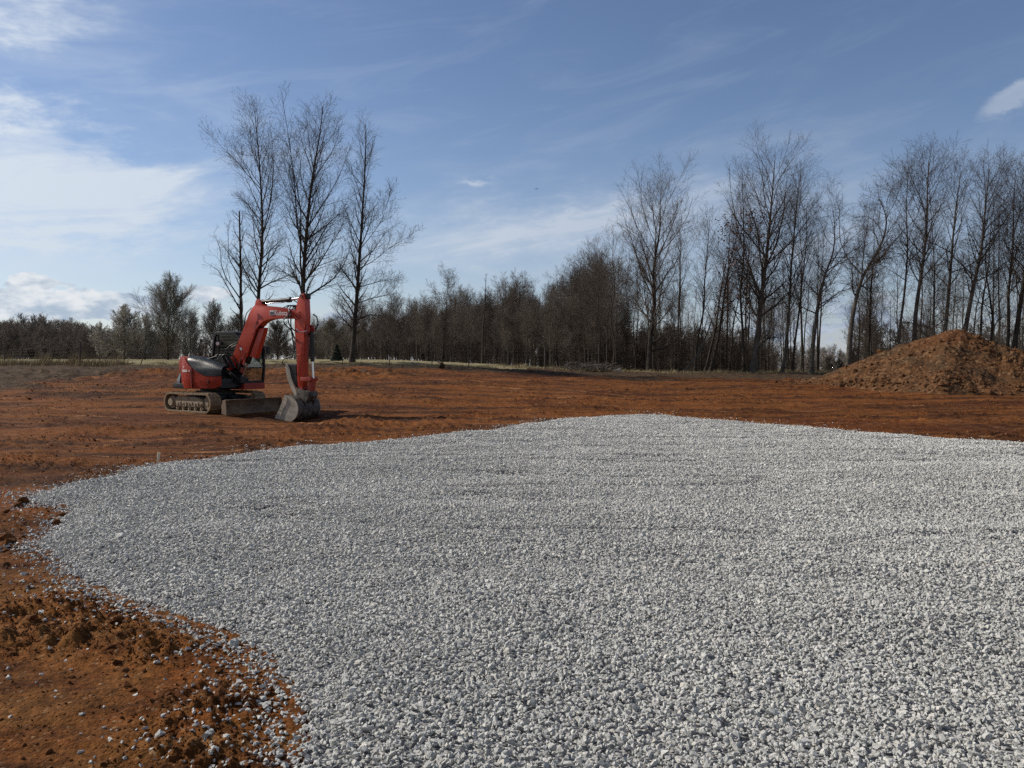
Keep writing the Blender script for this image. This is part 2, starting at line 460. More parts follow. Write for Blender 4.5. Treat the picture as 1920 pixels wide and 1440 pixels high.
# the bed of fines under the crushed stone
bz = GZ + pad_lift(GX, GY, SD) - 0.012
inside = (SD > -0.02)
idx = -np.ones(nR * nA, int)
qi = F.copy()
ok = inside.ravel()[qi].all(1)
use = np.unique(qi[ok]); idx[use] = np.arange(len(use))
BV = np.stack([GX, GY, bz], -1).reshape(-1, 3)[use]
bed = mesh_np('gravel_bed', BV, idx[qi[ok]], M_BED, smooth=True)
tag(bed, kind='structure')


def surf(x, y):
    sd = poly_sd(x, y)
    zb = H(x, y) + pad_lift(x, y, sd)
    zd = H(x, y) + dirt_relief(x, y, sd)
    return np.where(sd > 0, np.maximum(zb, zd * 0 + zb), np.maximum(zd, zb)), sd


# ------------------------------------------------------------------ loose stones and clods (uncountable)
def rock_mesh(name, rng, m, flat=0.6, n=14):
    bm = bmesh.new()
    P = rng.normal(0, 1, (n, 3)); P /= np.linalg.norm(P, axis=1)[:, None]
    P *= rng.uniform(0.75, 1.0, (n, 1)); P *= (1.0, rng.uniform(0.6, 0.85), flat * rng.uniform(0.8, 1.1))
    for p in P: bm.verts.new(p * 0.5)
    r = bmesh.ops.convex_hull(bm, input=bm.verts)
    bmesh.ops.delete(bm, geom=[v for v in bm.verts if not v.link_faces], context='VERTS')
    me = bpy.data.meshes.new(name); bm.to_mesh(me); bm.free(); me.materials.append(m)
    return me


def scatter(name, pts, scl, rot, meshes, pick_seed):
    """points with one small rock on each, through geometry nodes"""
    me = bpy.data.meshes.new(name); me.vertices.add(len(pts)); me.vertices.foreach_set('co', pts.astype(np.float32).ravel())
    a = me.attributes.new('scl', 'FLOAT', 'POINT'); a.data.foreach_set('value', scl.astype(np.float32))
    a = me.attributes.new('rot', 'FLOAT_VECTOR', 'POINT'); a.data.foreach_set('vector', rot.astype(np.float32).ravel())
    rng = np.random.default_rng(pick_seed)
    a = me.attributes.new('pick', 'INT', 'POINT'); a.data.foreach_set('value', rng.integers(0, len(meshes), len(pts)).astype(np.int32))
    me.update()
    o = bpy.data.objects.new(name, me); COL.objects.link(o)
    src = bpy.data.collections.new(name + '_shapes')     # never linked to the scene
    for q, m in enumerate(meshes):
        ob = bpy.data.objects.new('%s_shape_%02d' % (name, q), m); src.objects.link(ob)
    ng = bpy.data.node_groups.new(name, 'GeometryNodeTree')
    ng.interface.new_socket('Geometry', in_out='INPUT', socket_type='NodeSocketGeometry')
    ng.interface.new_socket('Geometry', in_out='OUTPUT', socket_type='NodeSocketGeometry')
    n = ng.nodes; L = ng.links.new
    gi = n.new('NodeGroupInput'); go = n.new('NodeGroupOutput')
    ci = n.new('GeometryNodeCollectionInfo'); ci.inputs['Collection'].default_value = src
    ci.inputs['Separate Children'].default_value = True; ci.inputs['Reset Children'].default_value = True
    mp = n.new('GeometryNodeMeshToPoints')
    iop = n.new('GeometryNodeInstanceOnPoints'); iop.inputs['Pick Instance'].default_value = True
    def attr(nm, t):
        x = n.new('GeometryNodeInputNamedAttribute'); x.data_type = t; x.inputs['Name'].default_value = nm; return x.outputs['Attribute']
    L(gi.outputs[0], mp.inputs[0]); L(mp.outputs[0], iop.inputs['Points']); L(ci.outputs[0], iop.inputs['Instance'])
    L(attr('pick', 'INT'), iop.inputs['Instance Index'])
    e2r = n.new('FunctionNodeEulerToRotation'); L(attr('rot', 'FLOAT_VECTOR'), e2r.inputs[0]); L(e2r.outputs[0], iop.inputs['Rotation'])
    L(attr('scl', 'FLOAT'), iop.inputs['Scale'])
    L(iop.outputs[0], go.inputs[0])
    md = o.modifiers.new('stones', 'NODES'); md.node_group = ng
    return o


rng = np.random.default_rng(7)


def ring_points(n, r0, r1, a0=-39, a1=39):
    r = np.sqrt(rng.uniform(r0 * r0, r1 * r1, n)); a = np.radians(rng.uniform(a0, a1, n))
    return r * np.sin(a), r * np.cos(a)


def ring_area(r0, r1, a0=-39, a1=39): return (r1 * r1 - r0 * r0) * math.radians(a1 - a0) / 2


LOW = False
xs, ys, ss = [], [], []
for r0, r1, dens, size in ((1.6, 6.0, 3000, 0.029), (6, 10, 2300, 0.030), (10, 15, 1700, 0.033), (15, 26, 950, 0.040)):
    n = int(ring_area(r0, r1) * dens)
    x, y = ring_points(n, r0, r1); xs.append(x); ys.append(y)
    ss.append(size * 0.96 * np.exp(rng.normal(0, 0.30, n)))
x = np.concatenate(xs); y = np.concatenate(ys); s_ = np.concatenate(ss)
sd = poly_sd(x, y)
# inside: all of them. outside: a ragged scatter that thins out, thickest at the near left
near = np.exp(-((x + 1.9) ** 2 + (y - 3.5) ** 2) / 1.6) + 0.9 * np.exp(-((x + 6.3) ** 2 / 1.2 + (y - 9.0) ** 2 / 1.0))
pat = sstep(fbm(x, y, 1.1, 3, 71), -0.15, 0.35)
out_p = np.exp(sd / 0.10) * 0.7 + (0.12 * pat + 0.012) * np.exp(np.minimum(sd, 0) / 0.30) + near * (0.012 + 0.17 * pat) * np.exp(np.minimum(sd, 0) / 0.8)
edge_in = np.clip(0.35 + sd / 0.10, 0, 1)
keep = rng.uniform(0, 1, len(x)) < np.where(sd > 0, edge_in, out_p)
x, y, s_, sd = x[keep], y[keep], s_[keep], sd[keep]
z, _ = surf(x, y)
z = z + s_ * 0.10 + rng.uniform(0, 0.016, len(x)) * sstep(sd, 0, 0.1)
tilt = 0.42
rot = np.stack([rng.normal(0, tilt, len(x)) * (0.4 + .6 * sstep(sd, -.05, .1)), rng.normal(0, tilt, len(x)) * (0.4 + .6 * sstep(sd, -.05, .1)), rng.uniform(0, 6.28, len(x))], -1)
rocks = [rock_mesh('crushed_stone', rng, M_STONE, 0.70, 10) for _ in range(12)]
gravel = scatter('gravel', np.stack([x, y, z], -1), s_, rot, rocks, 3)
tag(gravel, 'pale grey crushed limestone spread as a thick pad over the red clay', 'gravel', kind='stuff')
print('stones', len(x))

M_CLOD = mat('clay_clod', (0.120, 0.045, 0.013), 0.95, var=0.55, vscale=1.5, bump=0.6, bscale=9, spec=0.15)
xs, ys, ss = [], [], []
for r0, r1, dens, size in ((1.8, 7, 2400, 0.011), (1.8, 9, 420, 0.019), (1.8, 9, 26, 0.036), (7, 16, 240, 0.018), (16, 30, 60, 0.027), (30, 48, 16, 0.045)):
    n = int(ring_area(r0, r1) * dens)
    x, y = ring_points(n, r0, r1); xs.append(x); ys.append(y)
    ss.append(size * np.exp(rng.normal(0, 0.5, n)))
x = np.concatenate(xs); y = np.concatenate(ys); s_ = np.concatenate(ss)
sd = poly_sd(x, y); cl = sstep(fbm(x, y, 0.55, 3, 3), -0.12, 0.30)
keep = (sd < -0.02) & (rng.uniform(0, 1, len(x)) < 0.15 + 0.85 * cl)
x, y, s_ = x[keep], y[keep], s_[keep]
# a handful of bigger lumps at the left end of the pad
bx, by = np.array([on_ground(*p) for p in [(40, 944), (36, 950), (10, 965), (95, 975), (118, 968), (8, 1015), (20, 1020), (105, 984), (170, 1180), (220, 1250), (232, 1262), (205, 1230), (240, 1290), (130, 1130), (150, 1150), (250, 1215), (60, 1190), (320, 1215)]]).T
x = np.concatenate([x, bx]); y = np.concatenate([y, by]); s_ = np.concatenate([s_, np.array([.26, .2, .15, .12, .16, .2, .18, .13, .07, .09, .08, .07, .08, .09, .07, .06, .08, .05])])
z, _ = surf(x, y)
rot = np.stack([rng.normal(0, .5, len(x)), rng.normal(0, .5, len(x)), rng.uniform(0, 6.28, len(x))], -1)
clods = scatter('clay_clods', np.stack([x, y, z], -1), s_, rot, [rock_mesh('clod', rng, M_CLOD, 0.7, 18) for _ in range(8)], 4)
tag(clods, 'loose crumbs and lumps of red clay lying on the graded ground', 'clods', kind='stuff')
print('clods', len(x))


# ------------------------------------------------------------------ bare trees
def tubes(P, R, sides):
    """P (N,n,3) centre lines, R (N,n) radii -> vertices and quads"""
    N_, n, _ = P.shape
    T = np.gradient(P, axis=1); T /= np.linalg.norm(T, axis=2, keepdims=True) + 1e-9
    ref = np.where(np.abs(T[:, :1, 2:3]) > 0.75, np.array([1.0, 0, 0]), np.array([0, 0, 1.0]))
    a = np.cross(T, np.broadcast_to(ref, T.shape)); a /= np.linalg.norm(a, axis=2, keepdims=True) + 1e-9
    b = np.cross(T, a)
    th = np.arange(sides) * 2 * np.pi / sides
    ring = P[:, :, None, :] + R[:, :, None, None] * (np.cos(th)[None, None, :, None] * a[:, :, None, :] + np.sin(th)[None, None, :, None] * b[:, :, None, :])
    V = ring.reshape(-1, 3)
    base = (np.arange(N_) * n * sides)[:, None, None]; i = (np.arange(n - 1) * sides)[None, :, None]
    k = np.arange(sides)[None, None, :]; k2 = (k + 1) % sides
    F = np.stack([base + i + k, base + i + k2, base + i + sides + k2, base + i + sides + k], -1).reshape(-1, 4)
    return V, F


def merge(parts):
    Vs, Fs, o = [], [], 0
    for V, F in parts:
        Vs.append(V); Fs.append(F + o); o += len(V)
    return np.vstack(Vs), np.vstack(Fs)


def resample(pts, n):
    pts = np.asarray(pts, float); s = np.r_[0, np.cumsum(np.linalg.norm(np.diff(pts, axis=0), axis=1))]
    t = np.linspace(0, s[-1], n); q = np.stack([np.interp(t, s, pts[:, k]) for k in range(3)], -1)
    for _ in range(2):
        q[1:-1] = 0.25 * q[:-2] + 0.5 * q[1:-1] + 0.25 * q[2:]
    return q


def spawn(P, R, n_per, t0, t1, ang, length, npts, up, wig, rr, rmin, rng, ratio_len=None):
    N_, n, _ = P.shape
    n_per = np.broadcast_to(np.asarray(n_per, int), (N_,))
    idx = np.repeat(np.arange(N_), n_per)
    k = np.concatenate([np.arange(c) for c in n_per]) if len(idx) else np.zeros(0)
    t = t0 + (t1 - t0) * (k + rng.uniform(0, 1, len(idx))) / n_per[idx]
    f = np.clip(t, 0, 0.999) * (n - 1); i0 = f.astype(int); fr = (f - i0)[:, None]
    pos = P[idx, i0] * (1 - fr) + P[idx, i0 + 1] * fr
    tan = P[idx, i0 + 1] - P[idx, i0]; tan /= np.linalg.norm(tan, axis=1, keepdims=True) + 1e-9
    rad = R[idx, i0] * (1 - fr[:, 0]) + R[idx, i0 + 1] * fr[:, 0]
    ref = np.where(np.abs(tan[:, 2:3]) > 0.8, np.array([1.0, 0, 0]), np.array([0, 0, 1.0]))
    a = np.cross(tan, ref); a /= np.linalg.norm(a, axis=1, keepdims=True) + 1e-9; b = np.cross(tan, a)
    phi = k * 2.399 + rng.uniform(0, 6.28, N_)[idx] + rng.normal(0, 0.5, len(idx))
    al = np.radians(rng.normal(ang[0], ang[1], len(idx)))
    if len(ang) > 2: al = al * (1 - (1 - ang[2]) * t)
    d = np.cos(al)[:, None] * tan + np.sin(al)[:, None] * (np.cos(phi)[:, None] * a + np.sin(phi)[:, None] * b)
    PL = np.linalg.norm(np.diff(P, axis=1), axis=2).sum(1)[idx]
    L = length(t, PL) * rng.uniform(0.6, 1.15, len(idx))
    Q = np.empty((len(idx), npts, 3)); Q[:, 0] = pos
    st = (L / (npts - 1))[:, None]
    for q in range(1, npts):
        d = d + np.array([0, 0, up / (npts - 1)]) + rng.normal(0, wig, d.shape)
        d /= np.linalg.norm(d, axis=1, keepdims=True) + 1e-9
        Q[:, q] = Q[:, q - 1] + d * st
    r0 = np.maximum(rad * rr, rmin)[:, None]; tt = np.linspace(0, 1, npts)[None]
    RR = np.maximum(r0 * (1 - 0.8 * tt), rmin * 0.75)
    return Q, RR


M_BARK = mat('tree_bark', (0.052, 0.044, 0.036), 0.95, var=0.35, vscale=2.0, bump=0.5, bscale=14, spec=0.1)
M_BARK_PALE = mat('pale_bark', (0.100, 0.088, 0.073), 0.95, var=0.35, vscale=2.5, bump=0.5, bscale=14, spec=0.1)
M_TWIG = mat('twigs', (0.078, 0.062, 0.051), 0.9, spec=0.15)
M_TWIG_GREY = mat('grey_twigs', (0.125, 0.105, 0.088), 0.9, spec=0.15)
M_TWIG_PALE = mat('budding_twigs', (0.20, 0.18, 0.145), 0.9, spec=0.15)
M_BUD = mat('white_buds', (0.55, 0.53, 0.47), 0.8)
M_BROWN_LEAF = mat('withered_leaves', (0.105, 0.040, 0.020), 0.85, var=0.4, vscale=6)

STYLES = dict(
    poplar=dict(n1=46, cb=0.20, a1=(46, 9, 0.66), sp=0.33, up1=0.55, wig=0.08, n2=17, a2=(44, 13), l2=0.46, n3=9, a3=(44, 15), l3=0.46, r0=0.0095),
    slim=dict(n1=36, cb=0.38, a1=(44, 10, 0.68), sp=0.27, up1=0.55, wig=0.09, n2=15, a2=(42, 13), l2=0.48, n3=9, a3=(44, 15), l3=0.46, r0=0.0080),
    oak=dict(n1=22, cb=0.28, a1=(60, 13, 0.58), sp=0.50, up1=0.35, wig=0.18, n2=18, a2=(50, 16), l2=0.50, n3=11, a3=(48, 17), l3=0.46, r0=0.0115),
    wide=dict(n1=40, cb=0.18, a1=(52, 9, 0.58), sp=0.46, up1=0.6, wig=0.09, n2=17, a2=(42, 13), l2=0.44, n3=10, a3=(42, 15), l3=0.46, r0=0.0110),
    young=dict(n1=28, cb=0.22, a1=(45, 11, 0.72), sp=0.34, up1=0.5, wig=0.11, n2=12, a2=(44, 15), l2=0.50, n3=7, a3=(46, 15), l3=0.50, r0=0.0078),
    bush=dict(n1=84, cb=0.02, a1=(52, 9, 0.50), sp=0.62, up1=0.42, wig=0.08, n2=17, a2=(36, 13), l2=0.42, n3=9, a3=(40, 15), l3=0.44, r0=0.0085),
)
SPK = 1.52      # crown radii in the calls below are given to the limb tips, twigs reach further


def grow(H_, style, seed, lean=(0, 0), path=None, limbs=(), rmin=0.006, rough=1.0, dens=1.0, sp=None, cb=None, r0=None, taper=0.92, limb_r=0.52):
    """-> (trunk V,F), (crown V,F), crown centre lines"""
    st = dict(STYLES[style]); rng = np.random.default_rng(seed)
    if sp: st['sp'] = sp * SPK
    if cb is not None: st['cb'] = cb
    if r0: st['r0'] = r0
    if path is None:
        n = 9; t = np.linspace(0, 1, n)[:, None]
        w = np.cumsum(rng.normal(0, 0.012 * H_ * (2.0 if style == 'oak' else 1), (n, 2)), 0); w -= w[0]
        path = np.hstack([t * H_ * np.array(lean)[None] + w * t, t * H_])
    tr = resample(path, 22)[None]
    tt = np.linspace(0, 1, 22)
    TR = (st['r0'] * H_ * (1 - taper * tt ** 0.85) + rmin)[None]
    TR[0, 0] *= 1.45; TR[0, 1] *= 1.12
    mains, mR = [tr[0]], [TR[0]]
    for lb in limbs:
        q = resample(lb, 22); rb = np.interp(q[0, 2], tr[0, :, 2], TR[0]) * limb_r
        mains.append(q); mR.append(np.maximum(rb * (1 - 0.9 * tt ** 0.85), rmin))
    MP = np.array(mains); MR = np.array(mR)

    def shape1(t, L):
        u = np.clip((t - st['cb']) / (1 - st['cb']), 0, 1)
        if style == 'bush': return st['sp'] * H_ * (1 - u) ** 0.95 * (0.70 + 0.5 * np.minimum(u * 4, 1)) + 0.025 * H_
        return st['sp'] * H_ * (0.45 + 1.0 * u) * (1 - u) ** 0.52 * 1.10 + 0.035 * H_
    n1 = int(st['n1'] * dens)
    P1, R1 = spawn(MP[:1], MR[:1], n1, st['cb'], 0.985, st['a1'], shape1, 9, st['up1'], st['wig'], 0.48, rmin, rng)
    if len(MP) > 1:
        Pb, Rb = spawn(MP[1:], MR[1:], max(7, int(n1 * 0.5)), 0.18, 0.98, (42, 10, 0.7), lambda t, L: L * 0.38 * (1.1 - t) + 0.03 * H_, 9, 0.45, st['wig'], 0.5, rmin, rng)
        P1 = np.concatenate([P1, Pb]); R1 = np.concatenate([R1, Rb])
    # thin out too-long thin ones: number of children follows the length
    L1 = np.linalg.norm(np.diff(P1, axis=1), axis=2).sum(1)
    c2 = np.maximum(3, (st['n2'] * np.clip(L1 / (0.2 * H_), 0.3, 1.5) * dens).astype(int))
    P2, R2 = spawn(P1, R1, c2, 0.16, 0.98, st['a2'], lambda t, L: L * st['l2'] * (1.15 - 0.7 * t) + 0.012 * H_, 6, 0.35, st['wig'] * 1.3, 0.5, rmin, rng)
    L2 = np.linalg.norm(np.diff(P2, axis=1), axis=2).sum(1)
    c3 = np.maximum(2, (st['n3'] * np.clip(L2 / (0.06 * H_), 0.4, 1.4) * dens).astype(int))
    P3, R3 = spawn(P2, R2, c3, 0.15, 0.98, st['a3'], lambda t, L: L * st['l3'] * (1.2 - 0.6 * t) + 0.006 * H_, 4, 0.25, st['wig'] * 1.6, 0.6, rmin * 0.8, rng)
    trunk = merge([tubes(MP, MR, 8)])
    crown = merge([tubes(P1, R1, 4), tubes(P2, R2, 3), tubes(P3, R3, 3)])
    return trunk, crown, (P1, P2, P3)


def specks(P, size, frac, rng, stretch=1.0):
    """small leaf-sized faces at and along twig ends"""
    pts = P[:, -1] if frac <= 1 else np.concatenate([P[:, -1]] + [P[:, q] for q in range(1, P.shape[1] - 1)])
    pts = pts[rng.uniform(0, 1, len(pts)) < min(frac, 1)]
    n = len(pts)
    u = rng.normal(0, 1, (n, 3)); u /= np.linalg.norm(u, axis=1)[:, None]
    v = np.cross(u, rng.normal(0, 1, (n, 3))); v /= np.linalg.norm(v, axis=1)[:, None]
    s = size * rng.uniform(0.6, 1.3, (n, 1))
    V = np.stack([pts - u * s * stretch, pts + v * s * 0.6, pts + u * s * stretch, pts - v * s * 0.6], 1).reshape(-1, 3)
    F = np.arange(n * 4).reshape(-1, 4)
    return V, F


def make_tree(name, label, cat, x, y, H_, style, seed, group=None, bark=None, twig=None, rz=0.0, buds=None, leaves=None, z=None, **kw):
    root = empty(name, (x, y, gz(x, y) - 0.05 if z is None else z), rz)
    tag(root, label, cat, group)
    tk, cr, PP = grow(H_, style, seed, **kw)
    mesh_np('trunk', *tk, bark or M_BARK, root, smooth=True)
    mesh_np('crown', *cr, twig or M_TWIG, root)
    rng = np.random.default_rng(seed + 1)
    if buds: mesh_np('buds', *specks(PP[2], buds, 5, rng), M_BUD, root)
    if leaves:
        lo, hi, s, frac = leaves
        P = PP[2][(PP[2][:, -1, 2] > lo) & (PP[2][:, -1, 2] < hi)]
        mesh_np('withered_leaves', *specks(P, s, frac, rng), M_BROWN_LEAF, root)
    return root


def copy_tree(src, x, y, rz, sc, label=None, group=None, z=None):
    c = src.copy(); COL.objects.link(c)
    c.location = (x, y, gz(x, y) - 0.05 if z is None else z); c.rotation_euler = (0, 0, rz); c.scale = (sc[0], sc[0], sc[1])
    if label: c['label'] = label
    if group: c['group'] = group
    for ch in src.children:
        d = ch.copy(); COL.objects.link(d); d.parent = c
    return c


def traced(basepx, Y, pts, seed, spread=0.5):
    """a limb followed in the photograph, given depth of its own; local metres relative to the tree's foot"""
    rng = np.random.default_rng(seed)
    b = at(basepx[0], basepx[1], Y); out = []
    dirn = rng.uniform(-1, 1) * spread
    w0 = at(*pts[0], Y)
    for p in pts:
        w = at(*p, Y); L = math.hypot(w.x - w0.x, w.z - w0.z)
        out.append((w.x - b.x, dirn * L, w.z - (gz(b.x, Y) - 0.05)))
    return np.array(out)


z3 = lambda a: [(370 + p[0] / 2.667, 160 + p[1] / 2.667) for p in a]
# the four hero trees behind the excavator
def hero(name, label, basepx, Y, trunk_pts, limbs, seed, style, **kw):
    b = at(basepx[0], basepx[1], Y); x, y = b.x, Y
    zb = gz(x, y) - 0.05
    path = traced(basepx, Y, [basepx] + trunk_pts, seed, 0.04); path[0] = (0, 0, 0)
    path[:, 2] *= 0.972
    lb = [traced(basepx, Y, l, seed + 10 + k, 0.28) * (1, 1, 0.972) for k, l in enumerate(limbs)]
    for l in lb:  # start every limb on the trunk
        off = np.array([np.interp(l[0, 2], path[:, 2], path[:, 0]), np.interp(l[0, 2], path[:, 2], path[:, 1])]) - l[0, :2]
        l[0, :2] += off
    return make_tree(name, label, 'tree', x, y, path[-1, 2], style, seed, path=path, limbs=lb, z=zb, **kw)


hero('bare_tree', 'shortest broken dead-topped bare tree of the four rising behind the excavator cab', (456, 681), 57,
     z3([(220, 1260), (213, 1100), (212, 950), (207, 800), (203, 700), (200, 600)]),
     [z3(l) for l in ([(205, 1120), (160, 1000), (125, 920), (100, 900), (48, 868)], [(207, 1060), (150, 950), (132, 880), (138, 820), (108, 720)],
                      [(206, 960), (165, 850), (172, 760), (178, 690), (195, 650)], [(206, 900), (160, 830), (110, 770), (90, 755)], [(205, 830), (222, 760), (215, 650)])],
     101, 'young', sp=0.10, dens=0.62, r0=0.0135, cb=0.25, taper=0.72)
hero('bare_tree', 'tall bare tree with two rising leaders, left of the biggest tree behind the excavator boom', (481, 681), 58,
     z3([(303, 1180), (308, 1040), (320, 900), (333, 730), (330, 560), (322, 430), (318, 330), (305, 200), (298, 95)]),
     [z3(l) for l in ([(333, 720), (362, 620), (388, 500), (404, 400), (405, 300), (398, 175)], [(326, 500), (262, 430), (205, 352), (140, 290), (70, 200)],
                      [(310, 1020), (280, 960), (235, 915), (205, 880)], [(312, 1010), (370, 970), (430, 945), (500, 905)], [(318, 900), (380, 840), (440, 745)],
                      [(330, 700), (280, 620), (240, 560), (185, 520)], [(322, 420), (290, 330), (250, 250), (190, 160)])],
     102, 'poplar', sp=0.17, dens=0.8, cb=0.22)
hero('bare_tree', 'biggest and tallest bare tree with many upright forks, straight behind the excavator arm', (563, 681), 58,
     z3([(527, 1180), (528, 1040), (537, 850), (550, 700), (567, 520), (585, 400), (605, 280), (625, 180), (632, 75)]),
     [z3(l) for l in ([(538, 860), (515, 740), (510, 620), (512, 480), (500, 300), (488, 170), (475, 50)], [(533, 1000), (508, 860), (508, 740), (505, 600), (478, 460), (445, 330), (430, 180)],
                      [(540, 880), (600, 760), (650, 660), (720, 600), (770, 560)], [(530, 1060), (610, 1010), (690, 960), (750, 880), (790, 770)],
                      [(533, 980), (600, 880), (650, 780), (695, 700), (735, 600)], [(520, 760), (470, 660), (430, 570), (385, 520)], [(572, 480), (610, 380), (660, 290), (690, 200), (680, 105)],
                      [(550, 700), (600, 600), (650, 510), (700, 400), (745, 240)], [(532, 1050), (505, 960), (430, 920), (380, 905)], [(585, 400), (560, 300), (545, 200), (530, 90)], [(545, 760), (640, 680), (700, 620), (720, 560)])],
     103, 'poplar', sp=0.15, dens=0.8, cb=0.20, r0=0.012)
hero('bare_tree', 'slender cone-shaped bare tree standing alone right of the excavator arm, bare ground at its foot', (660, 678), 58,
     z3([(775, 1380), (783, 1230), (797, 1030), (806, 880), (817, 700), (826, 520), (836, 350), (836, 150)]),
     [z3(l) for l in ([(800, 1000), (850, 985), (930, 960), (1010, 955)], [(806, 900), (870, 870), (960, 790), (1040, 740), (1090, 700)], [(812, 800), (870, 740), (930, 660), (990, 480)],
                      [(790, 1170), (850, 1140), (930, 1140)], [(795, 1080), (880, 1050), (960, 1030), (1000, 960)], [(786, 1180), (740, 1120), (690, 1060)], [(797, 1010), (740, 930), (690, 900)])],
     104, 'poplar', sp=0.12, dens=0.95, limb_r=0.30, cb=0.10, r0=0.0105)

# ---- tree line on the right: base px, distance, top px, top py, style, seed, extras, label
def line_tree(bpx, Y, tpx, tpy, style, seed, label, mid=None, **kw):
    b = at(bpx, 690, Y); zb = gz(b.x, Y) - 0.05
    t = at(tpx, tpy, Y); t.z = zb + (t.z - zb) * 0.90; Hh = t.z - zb      # twigs reach above the leader
    pts = [(0, 0, 0)]
    if mid:
        for mx, my in mid:
            w = at(mx, my, Y); pts.append((w.x - b.x, 0, w.z - zb))
    else:
        dx = t.x - b.x; rng = np.random.default_rng(seed)
        for f in (0.2, 0.4, 0.6, 0.8): pts.append((dx * f + rng.normal(0, 0.012) * Hh, rng.normal(0, 0.012) * Hh, Hh * f))
    pts.append((t.x - b.x, 0, Hh))
    tr = kw.pop('limbs', None)
    if tr: kw['limbs'] = [traced((bpx, 690), Y, l, seed + 5 + k, 0.4) for k, l in enumerate(tr)]
    return make_tree('bare_tree', label, 'tree', b.x, Y, Hh, style, seed, path=np.array(pts), z=zb, dens=kw.pop('dens', 0.74), rmin=0.0055, group='bare trees along the right edge of the clearing', **kw)


z5 = lambda a: [(1080 + p[0] / 3, 240 + p[1] / 3) for p in a]
z6 = lambda a: [(1480 + p[0] / 2.667, 240 + p[1] / 2.667) for p in a]
PB, TG = M_BARK_PALE, M_TWIG_GREY
line_tree(1148, 66, 1150, 412, 'slim', 201, 'straight bare tree just left of the rounded tree with heavy low limbs', sp=0.20, cb=0.25, twig=TG)
line_tree(1185, 70, 1196, 500, 'young', 202, 'short dark forked tree close behind the rounded tree with heavy low limbs')
line_tree(1217, 62, 1238, 332, 'wide', 203, 'rounded broad bare tree whose heavy low limbs reach out to the right', sp=0.36, cb=0.22, twig=TG, r0=0.016,
          limbs=[z5(l) for l in ([(432, 1215), (500, 1160), (570, 1140), (650, 1110)], [(428, 1255), (500, 1235), (560, 1195), (640, 1190)], [(430, 900), (350, 720), (290, 520), (270, 440)], [(440, 760), (520, 600), (570, 470), (610, 360)], [(435, 850), (370, 650), (300, 400)])])
line_tree(1265, 64, 1262, 540, 'young', 204, 'thin small tree just right of the rounded tree with heavy low limbs', cb=0.3)
line_tree(1303, 63, 1331, 378, 'slim', 205, 'tall slim tree leaning slightly right, at the left end of the tangled clump', sp=0.2)
line_tree(1322, 66, 1368, 440, 'young', 206, 'dark trunk leaning right inside the tangled clump, behind a fallen slanting trunk', r0=0.013, sp=0.3)
line_tree(1331, 62, 1385, 400, 'slim', 207, 'strongly right-leaning trunk in the middle of the tangled clump', r0=0.013, leaves=(6.0, 10.0, 0.07, 0.12))
line_tree(1366, 61, 1394, 470, 'young', 208, 'leaning thin trunk hugging the tree with withered brown leaves', r0=0.01)
line_tree(1395, 60, 1392, 282, 'slim', 209, 'tall slim tree with withered brown leaves on its lower branches', cb=0.2, sp=0.17, leaves=(3.5, 12.5, 0.10, 0.85))
line_tree(1411, 60, 1453, 256, 'wide', 210, 'tallest, broadest crown of the right tree line, thick pale trunk bending right', sp=0.27, cb=0.24, bark=PB, r0=0.0165, mid=z5([(1020, 1200), (1042, 950), (1065, 780), (1085, 600), (1110, 300)]),
          limbs=[z5(l) for l in ([(1045, 960), (1000, 800), (950, 560), (930, 300), (940, 140)], [(1060, 800), (1150, 640), (1220, 420), (1270, 170)], [(1035, 1060), (1130, 1000), (1210, 920), (1290, 890)], [(1070, 750), (1040, 560), (1010, 380), (1000, 210)], [(1030, 1230), (1080, 1180), (1140, 1180)])])
line_tree(1466, 60, 1502, 285, 'poplar', 211, 'tall pale trunk immediately right of the broadest crown', bark=PB, cb=0.3, sp=0.2, mid=z5([(1180, 1250), (1200, 1000), (1212, 750), (1240, 450)]))
line_tree(1485, 61, 1512, 355, 'slim', 212, 'thinner twin trunk standing close beside the tall pale trunk', cb=0.35)
line_tree(1521, 58, 1562, 360, 'oak', 213, 'crooked forked oak-like tree leaning right, left one of the two crooked ones', bark=PB, sp=0.30, cb=0.35, mid=z6([(118, 1080), (150, 850), (180, 720), (215, 650), (230, 560), (225, 430)]), r0=0.0155,
          limbs=[z6(l) for l in ([(205, 690), (260, 610), (330, 550)], [(180, 730), (120, 640), (90, 600)], [(140, 930), (80, 900), (20, 860)], [(150, 900), (220, 850), (260, 830)])])
line_tree(1589, 56, 1648, 335, 'oak', 214, 'big crooked oak-like tree with a spreading fork, right one of the two crooked ones', bark=PB, sp=0.27, cb=0.42, mid=z6([(310, 970), (345, 800), (375, 720), (430, 640), (480, 540), (495, 440)]), r0=0.018,
          limbs=[z6(l) for l in ([(380, 710), (470, 640), (540, 560), (600, 500)], [(370, 740), (310, 660), (280, 560), (290, 440), (310, 330)], [(360, 760), (370, 600), (390, 460), (400, 330)], [(470, 560), (440, 480), (450, 380), (440, 270)])])
line_tree(1626, 60, 1640, 400, 'young', 215, 'slim many-stemmed tree between the spreading oak and the mound slope', sp=0.25)
line_tree(1686, 56, 1704, 268, 'slim', 216, 'straight slender tree at the left shoulder of the dirt mound', cb=0.44, sp=0.17, bark=PB)
line_tree(1711, 55, 1742, 258, 'poplar', 217, 'tall tree with bent pale trunk behind the mound crest, left of the low gnarled oak', cb=0.42, sp=0.21, bark=PB, r0=0.0135, mid=z6([(630, 930), (655, 760), (680, 600), (688, 460), (690, 300)]))
line_tree(1752, 54, 1748, 488, 'oak', 218, 'low gnarled oak with crooked side limbs right behind the mound crest', sp=0.42, cb=0.30, r0=0.018)
